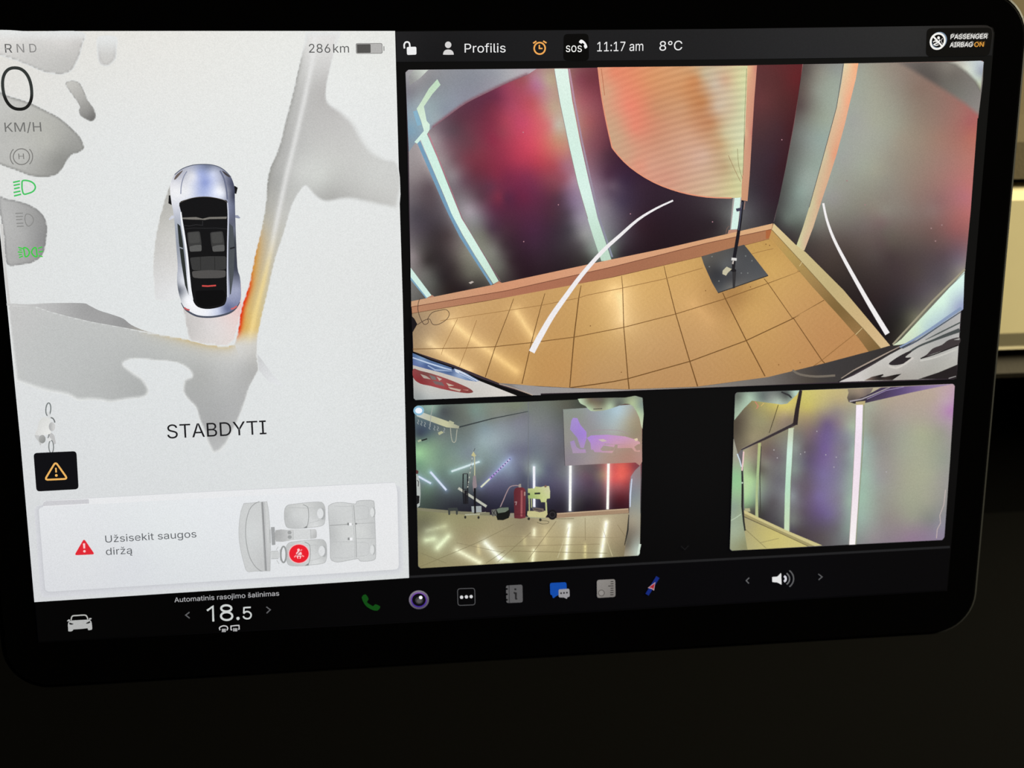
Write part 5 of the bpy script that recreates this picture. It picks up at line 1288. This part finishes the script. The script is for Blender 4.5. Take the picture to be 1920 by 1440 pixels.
for a, c, w, lab in ((0, (206, 222, 246), 3.4, 'short slanted white tube at the edge'), (1, (208, 222, 248), 3.8, 'slanted white tube below the green glow'), (2, (206, 228, 232), 3.6, 'slanted white tube behind the chain hoist'), (4, (240, 240, 250), 4.4, 'upright white tube behind the green cart'), (5, (250, 250, 246), 4.6, 'upright white tube below the mural'), (6, (250, 248, 240), 4.6, 'upright white tube beside the red glow')):
    o = lp('led_tube_picture', lab)
    o.stroke(zl(*LEDS[a]), w, c)
    o.done()
o = lp('led_tube_picture', 'slanted tube dashed white and violet')
o.stroke(zl((570, 745), (640, 680)), 3.2, (216, 220, 190))
for k in range(9):
    t0, t1 = k / 9, (k + .62) / 9
    p = lambda t: (640 + 160 * t, 680 - 158 * t)
    o.stroke(zl(p(t0), p(t1)), 3.0, mix(np.array((176, 130, 226.)), np.array((206, 200, 232.)), k / 9))
    o.stroke(zl(p(t1), p((k + 1) / 9)), 2.4, (72, 52, 126))
o.done()
o = lp('led_tube_picture', 'unlit pale tube lying slanted near the floor')
o.stroke(zl((394, 752), (614, 896)), 4.6, (184, 186, 170))
o.done()
o = lp('mural_picture', 'faded wall print of a violet car')
o.tone = None
o.fill(zl((1212, 136), (1500, 118), (1830, 92), (1832, 545), (1815, 577), (1780, 552), (1500, 563), (1228, 578)), read('mur', 8), 5)
o.stroke(zl((1212, 138), (1228, 578)), .9, (70, 66, 72))
PU = Lf([((1300, 240), (164, 140, 205)), ((1350, 340), (160, 130, 206)), ((1420, 380), (174, 138, 208)), ((1500, 380), (182, 142, 200)), ((1560, 380), (190, 148, 196)), ((1680, 380), (198, 152, 182)), ((1790, 380), (206, 160, 170)), ((1620, 450), (200, 156, 160)), ((1300, 440), (166, 146, 176)), ((1700, 430), (196, 150, 150))], 8)
o.fill(zl((1278, 225), (1292, 202), (1325, 204), (1350, 258), (1396, 312), (1398, 360), (1375, 440), (1350, 436), (1325, 360), (1268, 292)), PU, 4)
o.fill(zl((1268, 390), (1300, 378), (1318, 430), (1345, 448), (1388, 448), (1394, 476), (1290, 480)), PU, 4)
o.fill(zl((1400, 360), (1432, 340), (1560, 334), (1700, 348), (1780, 372), (1815, 392), (1816, 408), (1700, 412), (1610, 410), (1540, 404), (1450, 452), (1432, 452), (1428, 400)), PU, 4)
o.fill(zl((1450, 452), (1520, 410), (1620, 412), (1612, 432), (1530, 418), (1505, 448), (1520, 462), (1610, 460), (1620, 432), (1600, 478), (1460, 470)), PU, 4)
o.fill(zl((1640, 414), (1800, 408), (1770, 430), (1790, 460), (1818, 455), (1815, 468), (1775, 465), (1750, 438), (1640, 440)), PU, 4)
o.stroke(smooth(zl((1425, 335), (1440, 302), (1640, 300), (1720, 330)), 3), .7, (164, 138, 150))
o.fill(zl((1488, 372), (1530, 368), (1558, 384), (1520, 390)), (200, 186, 176))
o.fill(zl((1770, 368), (1795, 360), (1800, 378), (1780, 384)), (224, 206, 170))
o.done()
o = lp('car_mirror_picture', 'pale mirror housing at the top')
o.tone = None
o.fill(smooth(zl((1334, 62), (1345, 52), (1520, 46), (1700, 44), (1835, 46), (1834, 290), (1810, 200), (1760, 110), (1700, 92), (1640, 112), (1560, 138), (1500, 148), (1430, 148), (1390, 110), (1350, 90)), 2, True), read('mirl', 4), 3.5)
o.stroke(zl((1450, 134), (1520, 130)), 1.4, (70, 66, 60))
o.done()
o = lp('car_side_picture', 'grey car side at the picture edge')
o.fill(zl((1734, 720), (1745, 660), (1775, 615), (1820, 572), (1818, 960), (1814, 1262), (1802, 1280), (1690, 1285), (1715, 1120), (1730, 960)), Lf([((1750, 660), (140, 120, 130)), ((1800, 650), (128, 110, 112)), ((1745, 800), (110, 118, 130)), ((1790, 850), (124, 132, 130)), ((1760, 1000), (150, 140, 116)), ((1780, 1100), (120, 112, 96)), ((1730, 1200), (104, 98, 82)), ((1790, 1230), (176, 190, 176)), ((1700, 1270), (140, 128, 104))], 7), 4)
o.stroke(zl((1752, 680), (1740, 800), (1738, 900)), [2, 3, 2], (196, 208, 232))
o.stroke(zl((1728, 960), (1720, 1080), (1695, 1200)), [1.5, 3, 1.5], (40, 38, 36))
o.stroke(zl((1800, 1272), (1816, 1190)), 4, (206, 224, 206))
o.done()
o = lp('ceiling_beam_picture', 'pale ceiling beam with hooks and a bright lamp')
o.fill(zl((62, 168), (120, 162), (300, 225), (402, 268), (396, 286), (300, 276), (180, 232), (70, 190)), Lf([((80, 175), (196, 200, 190)), ((200, 215), (184, 186, 150)), ((300, 260), (196, 196, 148)), ((390, 276), (160, 160, 134))], 6), 4)
o.stroke(zl((196, 108), (180, 180), (172, 270)), 1.4, (150, 158, 150))
o.fill(zl((312, 240), (325, 222), (362, 238), (352, 258)), (176, 178, 140))
o.fill(zl((234, 318), (262, 305), (280, 318), (242, 338)), (176, 178, 134))
o.fill(zl((74, 380), (100, 370), (106, 384), (80, 394)), (160, 176, 140))
o.stroke(zl((106, 380), (150, 366)), 2.4, (30, 32, 34))
for x, y in ((78, 215), (104, 225), (130, 235), (168, 255), (205, 262), (232, 268), (282, 280)):
    o.stroke(smooth(zl((x, y), (x + 6, y + 14), (x - 4, y + 26), (x + 6, y + 38)), 2), 1.2, (140, 150, 150))
o.stroke(smooth(zl((332, 272), (336, 330), (345, 380), (360, 395), (374, 380), (380, 330), (384, 292)), 3), 1.3, (170, 170, 150))
o.fill(ellipse(L1(84, 146), 10, 9), (120, 180, 214))
o.fill(ellipse(L1(84, 146), 6.6, 5.4), (238, 244, 255))
o.done()
o = lp('hoist_picture', 'chain hoist on a wheeled stand')
o.stroke(zl((432, 640), (430, 760), (436, 876)), 2.2, (24, 24, 30))
o.stroke(zl((466, 640), (468, 876)), 2.2, (30, 30, 36))
o.stroke(zl((430, 640), (468, 640)), 1.6, (60, 62, 64))
o.stroke(zl((430, 762), (470, 760)), 1.4, (30, 30, 36))
o.fill(zl((438, 770), (462, 770), (462, 875), (442, 878)), (28, 26, 32))
for k in range(14):
    t = k / 14
    o.stroke(zl((506 - 40 * t, 496 + 258 * t), (506 - 40 * (t + .05), 496 + 258 * (t + .05))), 1.6, (190, 190, 174) if k % 2 else (110, 112, 108))
o.stroke(zl((520, 480), (522, 600), (520, 745)), 2.0, (188, 186, 142))
o.fill(zl((500, 488), (512, 465), (524, 488), (534, 500), (512, 505), (494, 496)), (196, 188, 128))
o.stroke(zl((514, 465), (524, 440)), 1, (70, 70, 70))
o.fill(zl((510, 660), (530, 650), (540, 740), (512, 780), (505, 720)), (130, 112, 118))
o.stroke(zl((522, 752), (524, 950)), 4, (20, 18, 24))
o.fill(zl((496, 895), (574, 892), (576, 940), (500, 944)), (150, 158, 158))
o.stroke(zl((524, 892), (526, 950)), 3.6, (20, 18, 24))
o.stroke(zl((446, 962), (500, 958), (562, 956)), 2.4, (168, 170, 140))
for a in ((448, 980), (552, 982)):
    o.disc(L1(*a), 2, (40, 40, 36), 2.8)
o.stroke(zl((555, 950), (610, 940)), 1, (150, 146, 120))
o.done()
o = lp('stool_picture', 'small dark stool')
o.fill(zl((312, 908), (385, 905), (392, 925), (388, 960), (376, 960), (374, 930), (330, 932), (330, 962), (316, 962)), (54, 60, 58))
o.done()
o = lp('heater_picture', 'black space heater')
o.fill(zl((690, 925), (720, 905), (785, 902), (798, 930), (790, 985), (745, 1003), (700, 1002), (690, 970)), (20, 22, 20))
o.fill(zl((692, 918), (720, 906), (786, 903), (788, 922), (760, 940), (705, 948)), (92, 106, 88))
o.fill(zl((652, 922), (688, 916), (694, 968), (660, 974)), (92, 92, 86))
o.stroke(zl((656, 926), (688, 968)), 1, (30, 30, 30))
o.stroke(zl((660, 968), (686, 922)), 1, (30, 30, 30))
o.stroke(smooth(zl((722, 900), (745, 850), (775, 780), (800, 742), (840, 732), (872, 735)), 4), 1.7, (152, 122, 126))
o.done()
o = lp('gas_bottle_picture', 'tall dark red gas bottle')
o.fill(smooth(zl((828, 785), (836, 758), (858, 747), (892, 747), (914, 758), (921, 785)), 3) + zl((919, 985), (880, 992), (832, 988)), grad(L1(826, 860), (98, 30, 40), L1(922, 860), (126, 40, 50)), 4)
o.stroke(zl((890, 770), (888, 975)), 3.4, (158, 68, 72))
o.stroke(zl((830, 958), (918, 954)), .8, (84, 26, 34))
o.fill(zl((866, 722), (884, 718), (886, 746), (866, 747)), (150, 140, 128))
o.stroke(zl((834, 862), (850, 860), (844, 885)), 1.2, (176, 140, 140))
o.fill(zl((908, 780), (919, 782), (918, 812), (908, 812)), (160, 120, 106))
o.done()
o = lp('tool_cart_picture', 'pale green tool cart loaded with boxes')
YG = Lf([((950, 770), (184, 196, 112)), ((960, 810), (150, 176, 90)), ((1050, 760), (196, 200, 132)), ((1100, 760), (206, 204, 150)), ((1090, 820), (198, 206, 132)), ((1010, 820), (178, 196, 104)), ((1060, 850), (196, 204, 122))], 6)
o.fill(zl((938, 756), (988, 754), (996, 740), (1040, 744), (1062, 738), (1104, 736), (1112, 775), (1111, 832), (1086, 836), (1082, 862), (1042, 862), (1034, 838), (940, 832)), YG, 3.5)
o.fill(zl((990, 788), (1036, 786), (1034, 800), (990, 802)), (40, 44, 44))
o.fill(zl((938, 790), (955, 790), (955, 808), (938, 808)), (52, 58, 48))
o.stroke(zl((948, 832), (950, 930)), 2, (176, 184, 112))
o.stroke(zl((966, 834), (968, 905)), 1.4, (190, 196, 124))
o.stroke(zl((1080, 862), (1084, 950)), 3, (186, 192, 122))
o.fill(zl((936, 932), (1086, 930), (1092, 955), (1074, 984), (945, 978), (932, 962)), (198, 190, 124))
o.fill(zl((972, 912), (1000, 905), (1060, 912), (1066, 935), (1030, 942), (985, 930)), (100, 84, 76))
o.stroke(zl((985, 915), (1050, 930)), 1.4, (52, 44, 46))
o.stroke(zl((935, 980), (1078, 990)), 1.8, (150, 150, 112))
for a in ((945, 992), (1036, 1000)):
    o.disc(L1(*a), 2.4, (46, 44, 36), 2.8)
o.disc(L1(1076, 738), 2.2, (120, 84, 66))
o.done()
o = lp('cable_reel_picture', 'black cable reel with a trailing cable')
o.fill(ellipse(L1(1130, 960), 8.6, 9.6), (24, 22, 26))
o.ring(L1(1130, 960), 5, 1.2, (52, 48, 52))
o.stroke(smooth(zl((1010, 1020), (1050, 1032), (1095, 1028), (1098, 1012), (1040, 1005)), 4), 1, (92, 84, 56))
o.stroke(smooth(zl((1150, 990), (1220, 992), (1300, 990)), 3), 1, (110, 96, 66))
o.done()
o = lp('vehicle_edge_picture', 'white bodywork cut by the picture edge')
o.fill(zl((64, 640), (82, 660), (96, 720), (98, 800), (92, 890), (72, 905)), (176, 184, 180))
o.fill(zl((63, 608), (82, 618), (80, 640), (64, 640)), (90, 44, 44))
o.fill(zl((68, 810), (90, 812), (88, 868), (70, 880)), (20, 20, 22))
o.stroke(zl((70, 690), (82, 700), (80, 740)), 1.4, (36, 36, 40))
o.done()

# ================================================================== small camera picture: the near wall
R = 'camera_near'
zr = Z(1350, 710, 4.1739)
R1 = lambda x, y: zr((x, y))[0]
def Rf(samples, soft=8.0, **k):
    return field([(R1(*p), c) for p, c in samples], soft, **k)
o = Pic('side_camera_view', screen, R, 'small camera picture looking along a violet lit wall')
o.fill(roundpoly(zr((118, 108), (600, 92), (1838, 40), (1800, 640), (1752, 1262), (900, 1305), (76, 1347), (100, 700)), 6, 4), (96, 92, 96))
near = o.done()
def rp(name, label=None):
    return Pic(name, near, R, label)
o = rp('lit_wall_picture', 'grey wall washed violet and yellow')
o.tone = None
o.fill(zr((640, 92), (1000, 78), (1820, 41), (1837, 58), (1800, 640), (1756, 1240), (1738, 1262), (790, 1308), (540, 1200), (190, 1045), (180, 560), (590, 360)),
       read('near', 6), 3.0)
for x, y in ((758, 412), (892, 692), (1302, 730), (422, 558), (448, 620), (910, 615), (630, 590), (828, 596), (664, 575)):
    o.disc(R1(x, y), 1.0, (190, 186, 190), n=8)
o.stroke(zr((1765, 870), (1752, 985), (1720, 1070), (1726, 1130), (1700, 1180), (1694, 1250)), 1.3, (196, 180, 176))
o.done()
o = rp('gate_picture', 'brown and yellow gate leaf')
o.tone = None
o.fill(zr((108, 330), (122, 300), (250, 160), (450, 130), (640, 93), (590, 345), (170, 550), (140, 590), (106, 460)), read('gate', 6), 3.5)
o.stroke(zr((456, 205), (420, 320), (385, 425)), 1.2, (60, 52, 40))
o.stroke(zr((275, 180), (300, 215), (285, 235)), 1.6, (206, 130, 112))
o.stroke(zr((320, 215), (345, 190)), 1.2, (214, 180, 110))
o.stroke(zr((166, 556), (350, 470), (590, 352)), [2, 4.5, 6], (58, 50, 54))
o.stroke(zr((168, 548), (350, 458), (560, 352)), 1.2, (136, 126, 112))
o.stroke(zr((588, 360), (604, 240), (632, 92)), [9, 8, 6], (46, 38, 40))
o.done()
o = rp('car_mirror_picture', 'greenish mirror housing at the top corner')
o.tone = None
o.fill(zr((118, 130), (134, 108), (330, 102), (622, 92), (600, 128), (525, 196), (480, 202), (250, 172), (190, 230), (112, 325)), read('mir', 5), 3)
o.stroke(zr((480, 104), (540, 130), (560, 150)), 3, (50, 50, 52))
o.done()
o = rp('canopy_picture', 'dark violet edge at the top')
o.fill(zr((998, 82), (1200, 72), (1180, 110), (1120, 150), (1040, 178), (1008, 184), (994, 150), (1006, 110)), Rf([((1020, 110), (122, 106, 84)), ((1100, 100), (140, 118, 96)), ((1040, 160), (84, 72, 66)), ((1150, 110), (112, 96, 88))], 5), 3)
o.fill(zr((1010, 182), (1130, 140), (1260, 70), (1820, 42), (1500, 108), (1140, 190), (1050, 196)), Rf([((1040, 182), (50, 42, 48)), ((1150, 150), (52, 42, 62)), ((1250, 110), (66, 50, 84)), ((1400, 90), (84, 62, 116)), ((1550, 70), (112, 84, 142)), ((1750, 50), (140, 116, 156)), ((1180, 175), (70, 56, 84))], 5), 3)
o.stroke(zr((1015, 178), (1110, 160), (1190, 128), (1300, 80), (1330, 68)), [2.4, 2.2, 1.6, 1], (168, 158, 164))
o.stroke(zr((1150, 160), (1300, 92), (1440, 64)), 1.1, (150, 130, 180))
o.done()
o = rp('led_strip', 'wide pinkish white upright strip')
o.fill(zr((1062, 182), (1138, 174), (1130, 212), (1066, 214)), (186, 166, 106))
o.stroke(zr((1128, 206), (1120, 500), (1094, 850), (1062, 1298)), 1.6, (132, 138, 104))
o.fill(zr((1066, 206), (1118, 204), (1112, 400), (1098, 700), (1076, 1050), (1058, 1298), (1010, 1300), (1026, 1050), (1046, 700), (1060, 400)), Rf([((1090, 230), (250, 236, 250)), ((1085, 500), (244, 222, 240)), ((1060, 900), (244, 226, 236)), ((1035, 1280), (248, 240, 240))], 8), 4)
o.stroke(zr((1062, 214), (1054, 500), (1034, 900), (1010, 1298)), .9, (150, 140, 130))
o.done()
o = rp('led_strip', 'pale green upright strip')
o.fill(zr((536, 390), (580, 384), (572, 520), (552, 800), (541, 1204), (502, 1190), (508, 900), (524, 560)), Rf([((555, 400), (196, 206, 170)), ((545, 560), (200, 236, 216)), ((530, 850), (178, 226, 190)), ((520, 1180), (196, 220, 176))], 6), 4)
o.fill(zr((500, 1186), (542, 1200), (540, 1212), (504, 1204)), (120, 108, 70))
o.stroke(zr((578, 390), (556, 800), (544, 1200)), .9, (110, 112, 96))
o.done()
o = rp('led_strip', 'narrow olive upright strip')
o.fill(zr((298, 506), (321, 502), (308, 700), (296, 900), (300, 1090), (276, 1080), (280, 850)), Rf([((308, 520), (176, 184, 110)), ((295, 750), (160, 190, 126)), ((288, 1060), (176, 186, 124))], 6), 4)
o.stroke(zr((322, 530), (312, 760), (316, 1060)), 1.6, (58, 56, 50))
o.done()
o = rp('skirting_picture', 'cream skirting running into the distance')
o.fill(zr((188, 1028), (300, 1085), (540, 1196), (800, 1305), (690, 1312), (430, 1190), (190, 1082)), (152, 138, 80))
o.fill(zr((188, 1028), (300, 1085), (540, 1196), (800, 1305), (742, 1310), (480, 1192), (190, 1054)), (206, 192, 122))
o.stroke(zr((190, 1080), (430, 1190), (690, 1312)), 1.1, (84, 72, 38))
o.fill(zr((190, 1016), (232, 1014), (238, 1040), (205, 1040)), (176, 172, 122))
o.done()
o = rp('floor_picture', 'olive yellow floor corner')
o.fill(zr((188, 1084), (430, 1192), (688, 1313), (400, 1330), (200, 1340)), Rf([((200, 1120), (160, 150, 100)), ((300, 1200), (186, 172, 96)), ((420, 1250), (204, 188, 96)), ((600, 1300), (206, 190, 104)), ((260, 1310), (180, 170, 104))], 6), 4)
o.stroke(zr((200, 1180), (360, 1325)), .9, (112, 100, 54))
o.stroke(zr((310, 1285), (460, 1250)), .9, (132, 118, 64))
o.done()
o = rp('car_side_picture', 'greenish car side at the picture edge')
o.tone = None
o.fill(zr((106, 470), (140, 590), (168, 690), (170, 1040), (188, 1170), (215, 1338), (95, 1346), (78, 1330)), read('side', 6), 3)
o.stroke(zr((172, 720), (176, 850), (174, 1000), (186, 1120), (196, 1190)), [2.5, 4, 3.5, 3], (40, 42, 40))
o.disc(R1(174, 815), 1.6, (190, 206, 190))
o.stroke(zr((185, 570), (180, 650), (172, 720)), 2.6, (236, 200, 200))
o.stroke(zr((135, 588), (155, 640), (168, 690)), 2, (206, 222, 232))
o.stroke(zr((86, 1110), (130, 1085), (165, 1060)), 1.4, (190, 206, 180))
o.done()

# ================================================================== what stands behind and below the display
def ray(px, py):
    d = dir_world(np.array([(px - PX0) / F, (py - PY0) / F, 1.0]) @ ROT)
    return cpos, d
def hit_y(px, py, Y):
    c, d = ray(px, py)
    return c + d * ((Y - c[1]) / d[1])

def rail(name, profile, x0, x1, mat, parent, label=None, seg=1):
    """profile of (y, z) swept along x"""
    n = len(profile)
    V, Fc = [], []
    for k in range(seg + 1):
        x = x0 + (x1 - x0) * k / seg
        V += [(x, y, z) for y, z in profile]
    for k in range(seg):
        for i in range(n):
            a, b_ = k * n + i, k * n + (i + 1) % n
            Fc.append((a, b_, b_ + n, a + n))
    Fc.append(tuple(range(n))[::-1])
    Fc.append(tuple(range(seg * n, (seg + 1) * n)))
    o = link_mesh(name, V, Fc, mat, parent, label)
    bm = bmesh.new()
    bm.from_mesh(o.data)
    bmesh.ops.recalc_face_normals(bm, faces=bm.faces)
    bm.to_mesh(o.data)
    bm.free()
    return o

YD = 0.16                                                             # front of the dashboard, behind the display
zt_ = lambda py, Y=YD: float(hit_y(1900, py, Y)[2])
CREAM = plain('cream_trim', (226, 216, 176), rough=0.55, spec=0.3, vary=.03, scale=120)
LEDGE = plain('grey_ledge', (196, 188, 160), rough=0.5, spec=0.3)
SLATE = plain('slate_grey_vent', (60, 70, 78), rough=0.5)
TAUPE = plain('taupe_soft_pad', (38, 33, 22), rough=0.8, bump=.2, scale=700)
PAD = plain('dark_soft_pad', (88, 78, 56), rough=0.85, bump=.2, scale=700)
BLK = plain('black_soft_plastic', (4, 4, 4), rough=0.7, spec=0.2, bump=.15, scale=800)

X0, X1 = -0.75, 0.75
z240, z275, z340, z357, z621, z650, z654, z672, z706 = [zt_(p) for p in (240, 272, 341, 358, 621, 650, 655, 673, 706)]
dash = tag(empty('dashboard', Matrix.Translation((0, YD, z706))), 'dashboard with a cream panel and taupe pad showing past the touchscreen on the right', 'dashboard')
inv = lambda prof: [(y - YD, z - z706) for y, z in prof]
def drail(name, prof, mat, label):
    return rail(name, inv(prof), X0, X1, mat, dash, label)
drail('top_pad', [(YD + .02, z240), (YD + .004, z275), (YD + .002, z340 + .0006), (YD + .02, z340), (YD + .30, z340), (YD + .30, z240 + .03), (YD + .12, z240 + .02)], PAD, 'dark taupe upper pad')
drail('shadow_gap', [(YD + .012, z340), (YD + .012, z357), (YD + .3, z357), (YD + .3, z340)], BLK, 'dark gap under the upper pad')
drail('trim_panel', [(YD + .001, z357 - .0004), (YD - .002, z357 - .004), (YD - .002, z621), (YD + .03, z621), (YD + .03, z357 - .0004)], CREAM, 'cream trim panel')
drail('trim_ledge', [(YD - .002, z621 - .0003), (YD + .0005, z650), (YD, z654), (YD + .04, z654), (YD + .04, z621 - .0003)], LEDGE, 'grey lower edge of the trim')
drail('vent_slot', [(YD + .012, z654 - .0002), (YD + .014, z672), (YD + .05, z672), (YD + .05, z654 - .0002)], SLATE, 'slate grey slot')
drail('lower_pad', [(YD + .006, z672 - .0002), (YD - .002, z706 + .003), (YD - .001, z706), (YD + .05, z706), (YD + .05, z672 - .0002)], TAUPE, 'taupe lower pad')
drail('knee_panel', [(YD + .045, z706 - .0002), (YD + .06, z706 - .12), (YD + .03, z706 - .34), (YD + .3, z706 - .34), (YD + .3, z706 - .0002)], BLK, 'black panel under the pads')

carpet = rail('floor', [(-1.0, -.02), (-1.0, 0), (.5, 0), (.5, -.02)], -.8, .8, plain('black_carpet', (4, 4, 4), rough=.95, spec=.1, bump=.5, scale=900), None)
carpet['kind'] = 'structure'
con = tag(empty('centre_console', Matrix.Translation((0, -.05, 0.45))), 'black centre console in deep shadow below the touchscreen', 'console')
def cbox(name, x0, x1, y0, y1, z0, z1, r, label):
    n = 6
    pts = []
    for cx, cz, a in ((x1 - r, z1 - r, 0), (x0 + r, z1 - r, 90)):
        for k in range(n + 1):
            t = math.radians(a + 90 * k / n)
            pts.append((cx + r * math.cos(t), cz + r * math.sin(t)))
    pts += [(x0, z0), (x1, z0)]
    m_ = len(pts)
    V = [(x, y0, z) for x, z in pts] + [(x, y1, z) for x, z in pts]
    Fc = [(i, (i + 1) % m_, m_ + (i + 1) % m_, m_ + i) for i in range(m_)] + [tuple(range(m_)), tuple(range(m_, 2 * m_))[::-1]]
    o = link_mesh(name, V, Fc, BLK, con, label)
    bm = bmesh.new()
    bm.from_mesh(o.data)
    bmesh.ops.recalc_face_normals(bm, faces=bm.faces)
    bm.to_mesh(o.data)
    bm.free()
    return o
cbox('body', -.12, .12, -.55, .2, -.449, .12, .02, 'black console body')
cbox('side_rail', -.125, -.1, -.5, .2, .1, .16, .008, 'raised black side rail')
cbox('side_rail', .1, .125, -.5, .2, .1, .16, .008, 'raised black side rail')
cbox('lid', -.095, .095, -.5, -.2, .118, .14, .008, 'black storage lid')
cbox('phone_rest', -.09, .09, -.16, .1, .118, .13, .005, 'black phone rest')
